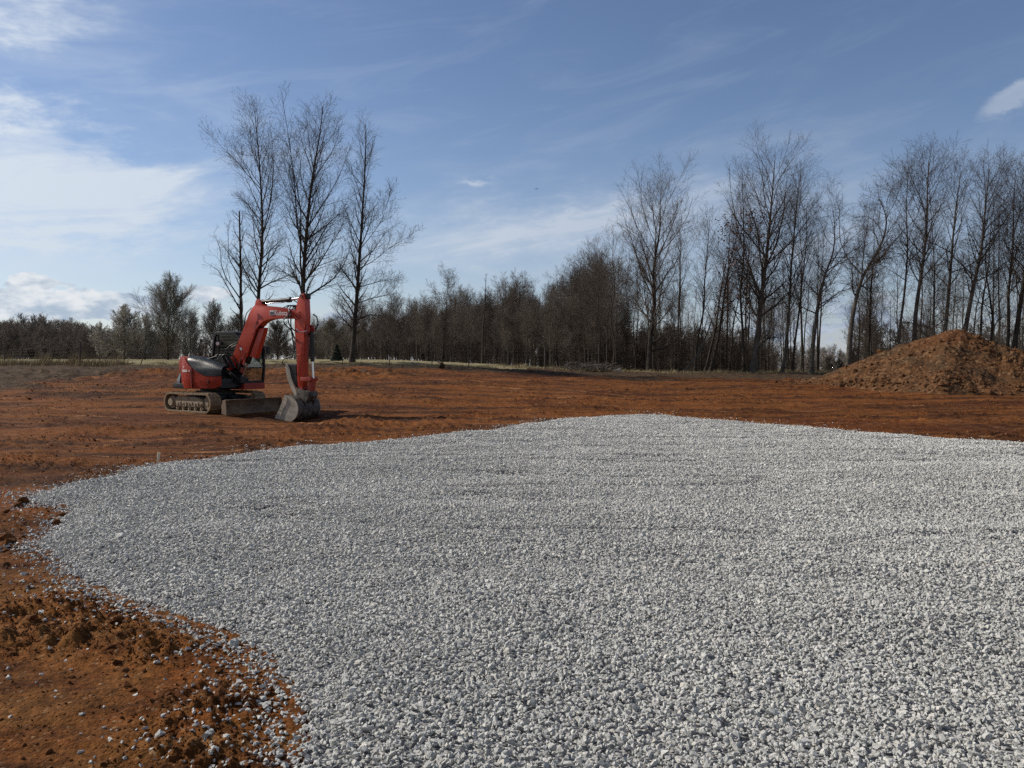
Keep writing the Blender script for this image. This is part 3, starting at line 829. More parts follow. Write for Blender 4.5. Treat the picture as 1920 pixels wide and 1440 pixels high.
line_tree(1770, 57, 1803, 280, 'slim', 219, 'tall slim tree directly above the mound peak', cb=0.42, sp=0.2, bark=PB, r0=0.0125)
line_tree(1797, 55, 1856, 272, 'poplar', 220, 'tall thick tree leaning right at the peak of the mound', cb=0.38, sp=0.2, bark=PB, r0=0.0145)
line_tree(1828, 58, 1866, 330, 'slim', 221, 'thin straight tree rising behind the right slope of the mound, first past the peak', sp=0.2)
line_tree(1861, 56, 1850, 420, 'oak', 222, 'short crooked tree behind the right slope of the mound', sp=0.3)
line_tree(1886, 57, 1905, 275, 'poplar', 223, 'tall tree near the right picture edge, left one of the crowded trio', sp=0.2, cb=0.35)
line_tree(1897, 55, 1945, 262, 'slim', 224, 'tall leaning tree near the right picture edge, middle one of the crowded trio', cb=0.35, sp=0.22, r0=0.014)
line_tree(1928, 56, 1965, 268, 'poplar', 225, 'tall tree cut by the right picture edge, outermost of the crowded trio', sp=0.24, cb=0.3)
line_tree(1108, 74, 1122, 440, 'poplar', 226, 'tall narrow bare tree at the left shoulder of the right tree line', cb=0.25, sp=0.22, twig=TG)
line_tree(1076, 80, 1070, 488, 'oak', 227, 'crooked tree where the right tree line meets the dense wood', cb=0.3, sp=0.3, r0=0.014)
line_tree(1040, 88, 1048, 520, 'wide', 228, 'rounded tree at the right end of the dense wood', cb=0.25, sp=0.28, twig=TG)

# leaning fallen trunk in the clump
b = at(1280, 697, 61)
root = empty('fallen_trunk', (b.x, 61, gz(b.x, 61))); tag(root, 'thin dead trunk slanting up to the right across the tangled clump', 'dead trunk')
pts = resample([(0, 0, 0), (1.1, 0.1, 1.2), (2.0, 0.2, 3.2), (2.4, 0.3, 4.4)], 12)
mesh_np('stem', *tubes(pts[None], np.linspace(0.10, 0.05, 12)[None], 8), M_BARK_PALE, root, smooth=True)
q = np.array([resample([(1.6, .15, 2.2), (2.3, .4, 2.9), (2.7, .4, 3.6)], 8), resample([(1.9, .2, 2.9), (1.7, .0, 3.8), (2.0, -.2, 4.6)], 8)])
mesh_np('branch', *tubes(q, np.tile(np.linspace(0.04, 0.015, 8), (2, 1)), 5), M_BARK_PALE, root, smooth=True)

# thin understory trees between and behind the named ones: four source trees, copied
rng = np.random.default_rng(77)
GU = 'thin young trees of the understory'
LU = 'thin dark young tree among the trunks of the right tree line'
src = [make_tree('young_tree', LU, 'tree', 0, 0, 8.0, 'young', 300 + k, group=GU, rmin=0.0065, cb=0.2 + .08 * k, sp=0.26, dens=.58) for k in range(4)]
spots = []
for k in range(116):
    px = rng.uniform(1085, 1530) if k < 72 else rng.uniform(1590, 1990)
    Y = rng.uniform(61, 90); p = at(px, 690, Y); spots.append((p.x, Y, rng.uniform(0.35, 1.25)))
for k, (x, y, s) in enumerate(spots):
    if k < 4:
        src[k].location = (x, y, gz(x, y) - 0.05); src[k].scale = (s, s, s)
    else: copy_tree(src[k % 4], x, y, rng.uniform(0, 6.28), (s * rng.uniform(.8, 1.1), s))

# bigger trees further back in the right tree line
GB = 'bare trees standing further back in the right tree line'
LB = 'dim bare tree standing further back among the trunks of the right tree line'
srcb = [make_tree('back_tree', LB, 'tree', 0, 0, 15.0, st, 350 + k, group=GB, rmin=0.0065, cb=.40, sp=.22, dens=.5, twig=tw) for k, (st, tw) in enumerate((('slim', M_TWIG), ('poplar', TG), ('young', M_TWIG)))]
for k in range(32):
    px = rng.uniform(1080, 1540) if k < 18 else rng.uniform(1600, 1990)
    Y = rng.uniform(68, 92); p = at(px, 690, Y); s = rng.uniform(.62, 1.05) * (0.85 if px < 1200 else 1.12)
    if k < 3: srcb[k].location = (p.x, Y, gz(p.x, Y) - .05); srcb[k].scale = (s, s, s)
    else: copy_tree(srcb[k % 3], p.x, Y, rng.uniform(0, 6.28), (s * rng.uniform(.75, 1), s))

# the dense wood in the middle distance
GW = 'bare trees of the dense wood across the middle'
LW = 'bare grey-brown tree packed in the dense wood beyond the fence'
prof = np.array([(560, 618), (600, 604), (650, 592), (700, 585), (750, 572), (800, 566), (860, 560), (900, 552), (950, 545), (980, 540), (1040, 535), (1100, 505), (1160, 505), (1250, 530)])
srcw = [make_tree('wood_tree', LW, 'tree', 0, 0, 10.0, st, 400 + k, group=GW, rmin=0.0095, twig=tw, bark=bk, cb=cb, sp=sp_, dens=0.66)
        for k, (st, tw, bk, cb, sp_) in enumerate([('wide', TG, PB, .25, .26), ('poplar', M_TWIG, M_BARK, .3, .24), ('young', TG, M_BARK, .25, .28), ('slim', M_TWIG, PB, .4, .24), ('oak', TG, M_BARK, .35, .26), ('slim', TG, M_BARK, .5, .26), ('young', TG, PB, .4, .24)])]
cnt = 0
for row, (Y0, Y1, n, hs) in enumerate(((84, 98, 84, 0.80), (98, 114, 84, 0.95), (116, 136, 80, 1.0), (80, 92, 40, 0.40))):
    for k in range(n):
        px = 560 + (1120 + 150 * rng.uniform(0, 1) ** 2 - 560) * (k + rng.uniform(0, 1)) / n
        f = (px - 585) / 590
        Y = rng.uniform(Y0, Y1) - 16 * f
        top = np.interp(px, prof[:, 0], prof[:, 1]) + rng.uniform(-20, 6)
        p = at(px, top, Y); zb = gz(p.x, Y)
        h = (p.z - zb) * rng.uniform(hs * 0.68, hs * 1.04) / 10.0
        if h < 0.25: continue
        k7 = int(rng.integers(0, 7)); w = h * rng.uniform(0.60, 1.0) * (1.3 if row == 3 else 1)
        if cnt < 7:
            o = srcw[cnt]; o.location = (p.x, Y, zb - .05); o.scale = (w, w, h)
        else: copy_tree(srcw[k7], p.x, Y, rng.uniform(0, 6.28), (w, h))
        cnt += 1
# single trees that stand out of the wood
def lone(name, label, bpx, Y, tpx, tpy, style, seed, **kw):
    b = at(bpx, 690, Y); t = at(tpx, tpy, Y); zb = kw.pop('zb', gz(b.x, Y) - .05)
    return make_tree(name, label, 'tree', b.x, Y, t.z - zb, style, seed, lean=((t.x - b.x) / (t.z - zb), 0), z=zb, **kw)
lone('bare_tree', 'round-headed tree standing above the dense wood left of its middle', 830, 98, 834, 528, 'oak', 501, dens=.6, sp=0.26, cb=0.5, rmin=0.011, twig=TG)
lone('bare_tree', 'crooked tree with a round head above the right part of the dense wood', 972, 92, 984, 527, 'oak', 502, dens=.6, sp=0.26, cb=0.45, rmin=0.011)
lone('dead_snag', 'tall thin dead snag with a bare spike, standing in front of the dense wood', 905, 66, 908, 513, 'young', 503, sp=0.035, cb=0.45, dens=0.35, r0=0.014)
lone('budding_tree', 'large dense conical tree, tallest of the group left of the excavator', 315, 74, 316, 513, 'bush', 511, sp=0.36, rmin=0.0080, cb=0.03, dens=1.0, twig=M_TWIG_PALE)
lone('budding_tree', 'small conical grey tree between the large conical tree and the excavator cab', 404, 76, 406, 562, 'bush', 512, sp=0.36, rmin=0.0075, dens=0.8, twig=TG)
lone('budding_tree', 'white-budded open shrub-like tree left of the large conical tree', 233, 72, 236, 572, 'bush', 513, sp=0.36, rmin=0.009, twig=M_TWIG_PALE, buds=0.035, dens=0.75)
lone('budding_tree', 'small white-budded bush furthest left, beside the thick fence post', 187, 71, 190, 604, 'bush', 514, sp=0.34, rmin=0.009, twig=M_TWIG_PALE, buds=0.035, dens=0.5)
lone('budding_tree', 'pale budding tree crowded against the left side of the large conical tree', 272, 71, 276, 588, 'bush', 515, sp=0.40, rmin=0.009, twig=M_TWIG_PALE, buds=0.03, dens=0.6)
lone('budding_tree', 'pale budding tree crowded against the right side of the large conical tree', 356, 73, 360, 588, 'bush', 516, sp=0.40, rmin=0.009, twig=M_TWIG_PALE, buds=0.025, dens=0.6)
lone('budding_tree', 'grey bare shrub seen through the gap under the excavator boom', 520, 74, 522, 600, 'bush', 517, sp=0.42, rmin=0.0075, dens=0.8, twig=TG)
lone('budding_tree', 'low pale shrub just right of the excavator arm', 618, 76, 622, 598, 'bush', 518, sp=0.45, rmin=0.010, twig=M_TWIG_PALE, dens=0.7)
lone('budding_tree', 'bare shrub directly behind the excavator cab roof', 448, 78, 450, 590, 'bush', 519, sp=0.42, rmin=0.0075, dens=0.8, twig=TG)

# far wood that closes the horizon: one mass nobody could count
def far_wood(name, label, items, seed, tw):
    rng = np.random.default_rng(seed); protos = []
    for k, st in enumerate(('bush', 'wide', 'young', 'poplar', 'slim', 'oak')):
        t, c, _ = grow(10.0, st, seed + k, rmin=0.028, dens=0.55, sp=0.26, cb=0.08)
        o = mesh_np(name + '_tree', *merge([t, c]), tw, link=False); protos.append(o.data)
    P = np.array([i_[:3] for i_ in items]); h = np.array([i_[3] for i_ in items]) / 10
    rot = np.stack([rng.normal(0, .03, len(P)), rng.normal(0, .03, len(P)), rng.uniform(0, 6.28, len(P))], -1)
    return tag(scatter(name, P, h, rot, protos, seed), label, 'woodland', kind='stuff')


items = []
rng = np.random.default_rng(9)
for k in range(330):
    px = rng.uniform(-160, 330); Y = rng.uniform(175, 270); top = np.interp(px, [0, 60, 140, 190, 330], [606, 602, 612, 624, 630]) + rng.uniform(-4, 16)
    p = at(px, top, Y); zb = gz(p.x, Y); items.append((p.x, Y, zb - .3, p.z - zb + .3))
for k in range(260):
    px = rng.uniform(330, 1180); Y = rng.uniform(150, 215); top = np.interp(px, [330, 560, 700, 900, 1180], [640, 632, 606, 580, 600]) + rng.uniform(-4, 14)
    p = at(px, top, Y); zb = gz(p.x, Y); items.append((p.x, Y, zb - .3, p.z - zb + .3))
for k in range(300):
    px = rng.uniform(1080, 2100); Y = rng.uniform(190, 300); top = 657 + rng.uniform(-5, 14)
    p = at(px, top, Y); zb = gz(p.x, Y); items.append((p.x, Y, zb - .3, p.z - zb + .3))
u_items = []
for k in range(260):
    px = rng.uniform(560, 1560); Y = np.interp(px, [560, 1050, 1200, 1560], [92, 80, 68, 66]) + rng.uniform(-3, 16); p = at(px, 690, Y); u_items.append((p.x, Y, gz(p.x, Y) - .1, rng.uniform(1.0, 3.2) * (1 if px < 1120 else .85)))
for k in range(110):
    px = rng.uniform(1560, 2050); Y = rng.uniform(60, 84); p = at(px, 690, Y); u_items.append((p.x, Y, gz(p.x, Y) - .1, rng.uniform(1.0, 2.8)))
for k in range(60):
    px = rng.uniform(120, 560); Y = rng.uniform(80, 96); p = at(px, 690, Y); u_items.append((p.x, Y, gz(p.x, Y) - .1, rng.uniform(1.0, 2.6)))
for k in range(120):
    px = rng.uniform(560, 1120); Y = rng.uniform(112, 150); p = at(px, 690, Y); u_items.append((p.x, Y, gz(p.x, Y) - .2, rng.uniform(2.0, 3.6)))
for k in range(150):
    px = rng.uniform(1070, 1430); Y = rng.uniform(92, 130); p = at(px, rng.uniform(612, 652), Y); zb = gz(p.x, Y); u_items.append((p.x, Y, zb - .2, p.z - zb))
for k in range(50):
    px = rng.uniform(1590, 2000); Y = rng.uniform(88, 120); p = at(px, rng.uniform(600, 640), Y); zb = gz(p.x, Y); u_items.append((p.x, Y, zb - .2, p.z - zb))
far_wood('undergrowth', 'low leafless scrub and bramble under the trees', u_items, 940, M_TWIG)
far_wood('distant_woods', 'far grey-brown bare woodland closing the horizon', items, 900, mat('distant_twigs', (0.175, 0.150, 0.130), 0.9, spec=0.1))  # paler colour offsets self-shadow and paints distance haze into the twigs
print('trees done')


# ------------------------------------------------------------------ heap of excavated earth at the right
CR = np.array([(1490, 47.5, .0), (1545, 46.5, .45), (1590, 45.8, 1.05), (1640, 45.0, 1.72), (1690, 44.2, 2.30), (1735, 43.4, 2.72), (1780, 42.6, 3.10), (1805, 42.2, 3.08), (1835, 41.7, 2.60), (1875, 41, 2.15), (1925, 40.2, 1.90), (1990, 39.5, 1.75), (2080, 38.5, 1.4), (2200, 37.2, .8), (2340, 36, 0)])
cx = np.array([at(p, 690, Y).x for p, Y, _ in CR]); cy = CR[:, 1]; ch = CR[:, 2]
p0 = np.array([cx[0], cy[0]]); p1 = np.array([cx[-1], cy[-1]]); LEN = np.linalg.norm(p1 - p0); du = (p1 - p0) / LEN; dn = np.array([-du[1], du[0]])
sc_ = ((cx - p0[0]) * du[0] + (cy - p0[1]) * du[1]); oc_ = ((cx - p0[0]) * dn[0] + (cy - p0[1]) * dn[1])
ns, nt_ = 560, 420
sg = np.linspace(-0.5, LEN + 0.5, ns); tg = np.linspace(-10.5, 9.5, nt_)
SG, TG_ = np.meshgrid(sg, tg)
ridge = np.interp(SG, sc_, ch); off = np.interp(SG, sc_, oc_)
wx = p0[0] + SG * du[0] + TG_ * dn[0]; wy = p0[1] + SG * du[1] + TG_ * dn[1]
dist = np.abs(TG_ - off + 0.35 * fbm(wx, wy, 0.35, 3, 120))
Wf = (2.6 + 2.3 * ridge) * np.where(TG_ < off, 1.0, 0.9)
prof_ = np.clip(1.035 - np.sqrt((dist / Wf) ** 2 + 0.035 ** 2), 0, 1)
prof_ = prof_ ** 1.12 * (1 - 0.10 * np.sin(prof_ * np.pi))
g0 = H(wx, wy)
top = np.maximum(ridge - 0.0, 0) * prof_
n_l = fbm(wx, wy, 0.5, 4, 121); n_m = np.abs(fbm(wx, wy, 1.6, 4, 122, 0.6)); n_s = np.abs(fbm(wx, wy, 5.0, 4, 123, 0.65))
env = sstep(prof_, 0.0, 0.16)
rough_r = sstep(SG + 0.5 * TG_, sc_[6] - .5, sc_[9] - .5)
gull = 0.16 * fbm(SG * 1.1 + 0.5 * fbm(wx, wy, .4, 2, 5), TG_ * 0.25, 1.0, 3, 124)   # runnels down the slope
mz = g0 + top + env * (0.14 * n_l + (0.17 + 0.2 * rough_r) * n_m - 0.06 + 0.13 * n_s + gull * sstep(ridge, .5, 2)) - 0.25 * (1 - env)
mz = mz + env * rough_r * 0.22 * np.abs(fbm(wx, wy, 2.2, 3, 126))
V = np.stack([wx, wy, mz], -1).reshape(-1, 3)
i = np.arange(nt_ - 1)[:, None] * ns; j = np.arange(ns - 1)[None]
F = np.stack([i + j, i + j + 1, i + ns + j + 1, i + ns + j], -1).reshape(-1, 4)


def earth_material():
    m = bpy.data.materials.new('heaped_earth'); m.use_nodes = True
    nt = m.node_tree; b = nt.nodes['Principled BSDF']; N = Nt(nt)
    co = N.node('ShaderNodeTexCoord').outputs['Object']
    big = N.noise(co, 0.30, 6, 0.65, 0.6); mid = N.noise(co, 1.8, 8, 0.7); fin = N.noise(co, 14, 6, 0.7)
    c = N.mix(N.ramp(mid, 0.35, 0.65), (0.062, 0.029, 0.012), (0.138, 0.066, 0.028))
    c = N.mix(N.mul(N.ramp(big, 0.50, 0.62), 0.8), c, (0.058, 0.036, 0.020))
    c = N.mix(N.mul(N.ramp(big, 0.44, 0.34), 0.7), c, (0.095, 0.034, 0.013))
    vor = N.node('ShaderNodeTexVoronoi'); N.link(co, vor.inputs['Vector']); vor.inputs['Scale'].default_value = 7
    s3 = N.node('ShaderNodeSeparateColor'); N.link(vor.outputs['Color'], s3.inputs[0])
    c = N.mix(N.mul(N.ramp(s3.outputs[0], 0.86, 0.92), 0.6), c, (0.22, 0.13, 0.07))
    g = N.node('ShaderNodeHueSaturation'); N.link(c, g.inputs['Color']); N.link(N.ramp(fin, 0.25, 0.75, 0.7, 1.25), g.inputs['Value'])
    N.link(g.outputs[0], b.inputs['Base Color']); b.inputs['Roughness'].default_value = 0.95; b.inputs['Specular IOR Level'].default_value = 0.15
    bn = N.node('ShaderNodeBump'); N.link(N.add(N.mul(mid, 1.0), N.mul(fin, 0.4)), bn.inputs['Height'])
    bn.inputs['Strength'].default_value = 0.9; bn.inputs['Distance'].default_value = 0.12; N.link(bn.outputs[0], b.inputs['Normal'])
    return m


M_EARTH = earth_material()
mound = mesh_np('dirt_mound', V, F, M_EARTH, smooth=True)
tag(mound, 'large heap of excavated red-brown earth at the right edge of the clearing', 'dirt mound')
rng = np.random.default_rng(31)
ii = rng.integers(0, nt_, 14000); jj = rng.integers(0, ns, 14000); okk = (env[ii, jj] > .5) & (rng.uniform(0, 1, 14000) < 0.25 + 0.75 * rough_r[ii, jj] + 0.5 * (1 - prof_[ii, jj]) * (prof_[ii, jj] < .35))
ii, jj = ii[okk], jj[okk]
lump_p = np.stack([wx[ii, jj], wy[ii, jj], mz[ii, jj] + 0.01], -1)
M_LUMP = mat('earth_lump', (0.095, 0.045, 0.020), 0.95, var=0.4, vscale=1.2, bump=0.6, bscale=9, spec=0.15)
lumps = scatter('earth_lumps', lump_p, 0.085 * np.exp(rng.normal(0, .6, len(ii))) * (1 + 0.7 * (prof_[ii, jj] < .22)), rng.uniform(0, 6.28, (len(ii), 3)), [rock_mesh('lump', rng, M_LUMP, 0.75, 20) for _ in range(8)], 6)
tag(lumps, 'lumps and crumbs of earth covering the heap', 'earth lumps', kind='stuff')

# ------------------------------------------------------------------ wire fence, turned-up strip, grass, small things
M_POST = mat('weathered_post', (0.075, 0.062, 0.050), 0.9, var=0.3, vscale=5, bump=0.4, bscale=20)
M_STEEL_POST = mat('steel_post', (0.060, 0.050, 0.042), 0.7, metal=0.4, var=0.4, vscale=6)
M_WIRE = mat('fence_wire', (0.16, 0.15, 0.14), 0.5, metal=0.7)
FENCE_Y = 53.5
def fence(label, posts):
    root = empty('wire_fence', (0, FENCE_Y, 0)); tag(root, label, 'fence')
    tops = []
    for (bx_, tx_, ty_, Y, r_) in posts:
        b = at(bx_, 684, Y); t = at(tx_, ty_, Y); zb = gz(b.x, Y) - 0.15
        P = np.array([[(b.x, Y - FENCE_Y, zb), ((b.x + t.x) / 2, Y - FENCE_Y, (zb + t.z) / 2), (t.x, Y - FENCE_Y, t.z)]])
        V_, F_ = tubes(P, np.full((1, 3), r_), 8)
        bm = bmesh.new(); vs = [bm.verts.new(v) for v in V_]
        for f in F_: bm.faces.new([vs[k] for k in f])
        bm.faces.new(vs[16:24]); bm.faces.new(vs[0:8][::-1])
        me = bpy.data.meshes.new('post'); bm.to_mesh(me); bm.free(); me.materials.append(M_POST if r_ > .05 else M_STEEL_POST)
        o = bpy.data.objects.new('post', me); COL.objects.link(o); o.parent = root
        tops.append((P[0, 0] + np.array([0, 0, .15]), P[0, 2]))
    W = []
    for f in (0.12, 0.30, 0.48, 0.66, 0.84, 0.96):
        for (a0, a1), (b0, b1) in zip(tops[:-1], tops[1:]):
            A_ = a0 + (a1 - a0) * f; B_ = b0 + (b1 - b0) * f; M_ = (A_ + B_) / 2 - np.array([0, 0, 0.03])
            W.append(np.array([A_, M_, B_]))
    mesh_np('wire', *tubes(np.array(W), np.full((len(W), 3), 0.0035), 3), M_WIRE, root)
    return root


fence('sagging wire fence with leaning posts and one thick wooden post, left of the excavator',
      [(-80, -80, 652, 53.5, .03), (10, 8, 655, 53.5, .03), (94, 103, 650, 53.5, .032), (150, 150.5, 641, 53.5, .075), (262, 274, 652, 53.5, .035), (352, 365, 642, 53.5, .03), (385, 386, 650, 53.5, .03)])
fence('straight line of thin steel posts strung with wire, right of the excavator',
      [(586, 586, 650, 54, .025), (642, 643, 648, 54, .03), (730, 730, 647, 54, .03), (810, 810, 650, 54, .028), (879, 879, 649, 55, .03), (945, 945, 652, 57, .025), (1022, 1022, 652, 59, .055), (1123, 1123, 645, 60, .05)])

# turned-up earth strip in front of the right fence
xs_ = np.linspace(at(650, 690, 51).x, at(1110, 690, 51).x, 420); tl = np.linspace(-1.1, 1.1, 26)
XS, TL = np.meshgrid(xs_, tl)
yc = 51.5 + 0.06 * (XS + 12) + 0.4 * fbm(XS, XS * 0, 0.3, 2, 5)
YS = yc + TL
hh = np.clip(1 - (TL / 1.0) ** 2, 0, 1) * (0.10 + 0.22 * np.abs(fbm(XS, YS, 1.3, 4, 141, .6)) + 0.16 * np.clip(fbm(XS, YS, .4, 2, 142), 0, 1))
fade = sstep(XS, xs_[0], xs_[0] + 1.5) * (1 - sstep(XS, xs_[-1] - 2, xs_[-1]))
ZS = H(XS, YS) + hh * fade - 0.10 * (1 - np.clip(1 - (TL / 1.0) ** 2, 0, 1)) - .03
M_SOIL = mat('dark_topsoil', (0.045, 0.030, 0.019), 0.95, var=0.4, vscale=3, bump=0.8, bscale=9, spec=0.1)
i = np.arange(25)[:, None] * 420; j = np.arange(419)[None]
F = np.stack([i + j, i + j + 1, i + 420 + j + 1, i + 420 + j], -1).reshape(-1, 4)
wind = mesh_np('soil_windrow', np.stack([XS, YS, ZS], -1).reshape(-1, 3), F, M_SOIL, smooth=True)
tag(wind, 'low ragged windrow of dark topsoil pushed up along the right fence', 'soil windrow')
p = at(828, 686, 51); root = empty('soil_clump', (p.x, 51, gz(p.x, 51))); tag(root, 'dark upright clump of soil and roots on the windrow', 'soil clump')
rg = np.random.default_rng(8); bm = bmesh.new(); bmesh.ops.create_icosphere(bm, subdivisions=4, radius=0.22)
for v in bm.verts:
    n_ = v.co.normalized(); v.co += n_ * 0.10 * float(fbm(np.array([v.co.x * 3 + v.co.z]), np.array([v.co.y * 3 - v.co.z]), 1.5, 3, 9)[0]); v.co.z = v.co.z * 0.95 + 0.2
me = bpy.data.meshes.new('clump_body'); bm.to_mesh(me); bm.free(); me.materials.append(M_SOIL); o = bpy.data.objects.new('soil_body', me); COL.objects.link(o); o.parent = root
q = np.array([resample([(0, 0, .3), tuple(rg.normal(0, .18, 2)) + (.55,), tuple(rg.normal(0, .35, 2)) + (.75,)], 6) for _ in range(16)])
mesh_np('roots', *tubes(q, np.tile(np.linspace(.014, .006, 6), (16, 1)), 3), M_BARK, root)

# brush pile and the small pale slab beside it
p = at(1108, 694, 60); root = empty('brush_pile', (p.x, 60, gz(p.x, 60))); tag(root, 'tangled pile of grey cut brush at the foot of the tree line', 'brush pile')
n_ = 420; c0 = np.stack([rg.normal(0, 1.0, n_), rg.normal(0, .5, n_), np.abs(rg.normal(0.15, .22, n_))], -1)
d0 = np.stack([rg.normal(0, 1, n_), rg.normal(0, .6, n_), rg.normal(0, .35, n_)], -1); d0 /= np.linalg.norm(d0, axis=1)[:, None]
L_ = rg.uniform(.4, 1.3, (n_, 1)); q = np.stack([c0 - d0 * L_ / 2, c0 + rg.normal(0, .06, (n_, 3)), c0 + d0 * L_ / 2], 1); q[..., 2] = np.maximum(q[..., 2], 0.02)
mesh_np('branches', *tubes(q, np.tile(rg.uniform(.008, .025, (n_, 1)), (1, 3)), 4), M_TWIG_GREY, root)
p = at(1157, 693, 59.5); bm = bmesh.new(); bmesh.ops.create_cube(bm, size=1)
for v in bm.verts: v.co.x *= 0.62 * (1 - .2 * (v.co.z > 0)); v.co.y *= .4; v.co.z = v.co.z * .20 + .10 + (0.07 * (v.co.x > 0))
bmesh.ops.bevel(bm, geom=bm.edges, offset=.02, segments=2)
me = bpy.data.meshes.new('pale_slab'); bm.to_mesh(me); bm.free(); me.materials.append(mat('pale_concrete', (.55, .54, .52), .8, var=.15)); o = bpy.data.objects.new('concrete_chunk', me); COL.objects.link(o)
o.location = (p.x, 59.5, gz(p.x, 59.5)); tag(o, 'small whitish broken slab lying before the tree line', 'concrete chunk')

# survey stakes at the pad edge
M_STAKE = mat('bare_wood_stake', (.50, .44, .34), .8, var=.2)
for (px_, py_, hh_, lab) in ((296, 872, .17, 'short pale wooden stake on the pad edge, nearer the excavator'), (223, 899, .10, 'stub of a pale wooden stake on the pad edge, further left')):
    gx_, gy_ = on_ground(px_, py_); bm = bmesh.new(); bmesh.ops.create_cube(bm, size=1)
    for v in bm.verts:
        k_ = .35 if v.co.z < 0 else 1
        v.co.x *= .042 * k_; v.co.y *= .022 * k_; v.co.z = v.co.z * (hh_ + .12) + (hh_ - .12) / 2
    bmesh.ops.bevel(bm, geom=bm.edges, offset=.002, segments=1)
    me = bpy.data.meshes.new('survey_stake'); bm.to_mesh(me); bm.free(); me.materials.append(M_STAKE); o = bpy.data.objects.new('survey_stake', me); COL.objects.link(o)
    o.location = (gx_, gy_, gz(gx_, gy_) + .03); o.rotation_euler = (.06, .1, .6); tag(o, lab, 'stake')

# cedar
M_CEDAR = mat('cedar_foliage', (0.022, 0.035, 0.018), .8, var=.3, vscale=3)
p = at(632, 684, 62); zc = gz(p.x, 62); root = empty('cedar_tree', (p.x, 62, zc)); tag(root, 'small dark green conical cedar at the edge of the grass behind the fence', 'cedar')
mesh_np('trunk', *tubes(np.array([[(0, 0, -.1), (0, 0, .6), (0, 0, 1.3)]]), np.array([[.06, .05, .02]]), 6), M_BARK, root)
n_ = 5200; hz = rg.uniform(0.08, 1, n_) ** 1.1; ra = (1 - hz) * .48 * rg.uniform(.35, 1.1, n_) + .03; th = rg.uniform(0, 6.28, n_)
pp = np.stack([ra * np.cos(th), ra * np.sin(th), hz * 1.35], -1)
mesh_np('crown', *specks(np.repeat(pp[:, None], 2, 1), .05, 1, rg, 1.4), M_CEDAR, root)

# dry grass along the field edges (uncountable)
M_GRASS = mat('dry_grass', (0.27, 0.215, 0.125), .9, var=.35, vscale=.8, spec=.1)
def blades(n, fx, fy, hmin, hmax, seed):
    g = np.random.default_rng(seed); x = fx(g, n); y = fy(g, n)
    z = H(x, y) - .02; h = g.uniform(hmin, hmax, n) * (0.5 + 0.8 * sstep(fbm(x, y, .7, 3, 200), -.1, .5))
    a = g.uniform(0, 6.28, n); ln = g.uniform(.1, .55, n) * h
    b_ = np.stack([x, y, z], -1); w = np.stack([np.cos(a + 1.57), np.sin(a + 1.57), 0 * a], -1) * .011
    tip = b_ + np.stack([np.cos(a) * ln + .12 * h, np.sin(a) * ln, h], -1); mid = (b_ + tip) / 2 - np.stack([np.cos(a), np.sin(a), 0 * a], -1) * (ln * .15)[:, None] + np.array([0, 0, .02])
    V_ = np.stack([b_ - w, b_ + w, mid + w * .7, mid - w * .7, tip + w * .15, tip - w * .15], 1).reshape(-1, 3)
    k = np.arange(n)[:, None] * 6
    return V_, np.concatenate([k + np.array([[0, 1, 2, 3]]), k + np.array([[3, 2, 4, 5]])])
G1 = blades(42000, lambda g, n: g.uniform(-42, -1, n), lambda g, n: 53.8 + np.abs(g.normal(0, 1.6, n)), .05, .20, 1)
G2 = blades(26000, lambda g, n: g.uniform(-2, 34, n), lambda g, n: 59.0 + np.abs(g.normal(0, 2.4, n)), .08, .34, 2)
G3 = blades(5000, lambda g, n: g.uniform(-42, -27, n), lambda g, n: 53.5 + g.normal(0, .8, n), .4, 1.0, 3)
G4 = blades(1500, lambda g, n: g.normal(4.8, .9, n), lambda g, n: 59.5 + g.normal(0, .5, n), .5, 1.1, 4)
G5 = blades(16000, lambda g, n: g.uniform(-40, -16, n), lambda g, n: g.uniform(33, 53, n), .03, .12, 5)
tag(mesh_np('dry_grass', *merge([G1, G2, G3, G5]), M_GRASS), 'dry tan grass and weeds along the field edge', 'grass', kind='stuff')

# a bird far off in the sky
p = at(1006, 354, 85)
root = empty('bird', p); tag(root, 'tiny dark bird gliding high in the open sky', 'bird')
M_BIRD = mat('bird_plumage', (.03, .03, .035), .8)
bm = bmesh.new(); bmesh.ops.create_uvsphere(bm, u_segments=12, v_segments=8, radius=.05)
for v in bm.verts: v.co.y *= .9; v.co.z *= .9; v.co.x *= 2.2
for sx in (-1, 1): pass
def wing(sd_):
    b2 = bm
    pts = [(.06, .03 * sd_, .02), (.03, .13 * sd_, .03), (-.02, .25 * sd_, -.03), (-.07, .22 * sd_, -.035), (-.06, .10 * sd_, .0), (-.06, .03 * sd_, .01)]
    up_ = [bm.verts.new(Vector(q) + Vector((0, 0, .006))) for q in pts]; lo_ = [bm.verts.new(Vector(q) - Vector((0, 0, .006))) for q in pts]
    bm.faces.new(up_); bm.faces.new(lo_[::-1])
    for k in range(6): bm.faces.new((up_[k], lo_[k], lo_[(k + 1) % 6], up_[(k + 1) % 6]))
wing(1); wing(-1)
tv = [bm.verts.new(q) for q in ((-.08, .015, .0), (-.19, .045, 0), (-.19, -.045, 0), (-.08, -.015, 0))]; bm.faces.new(tv)
bmesh.ops.recalc_face_normals(bm, faces=bm.faces)
me = bpy.data.meshes.new('bird_body'); bm.to_mesh(me); bm.free(); me.materials.append(M_BIRD); o = bpy.data.objects.new('body', me); COL.objects.link(o); o.parent = root
root.rotation_euler = (0.1, -0.15, 1.2)


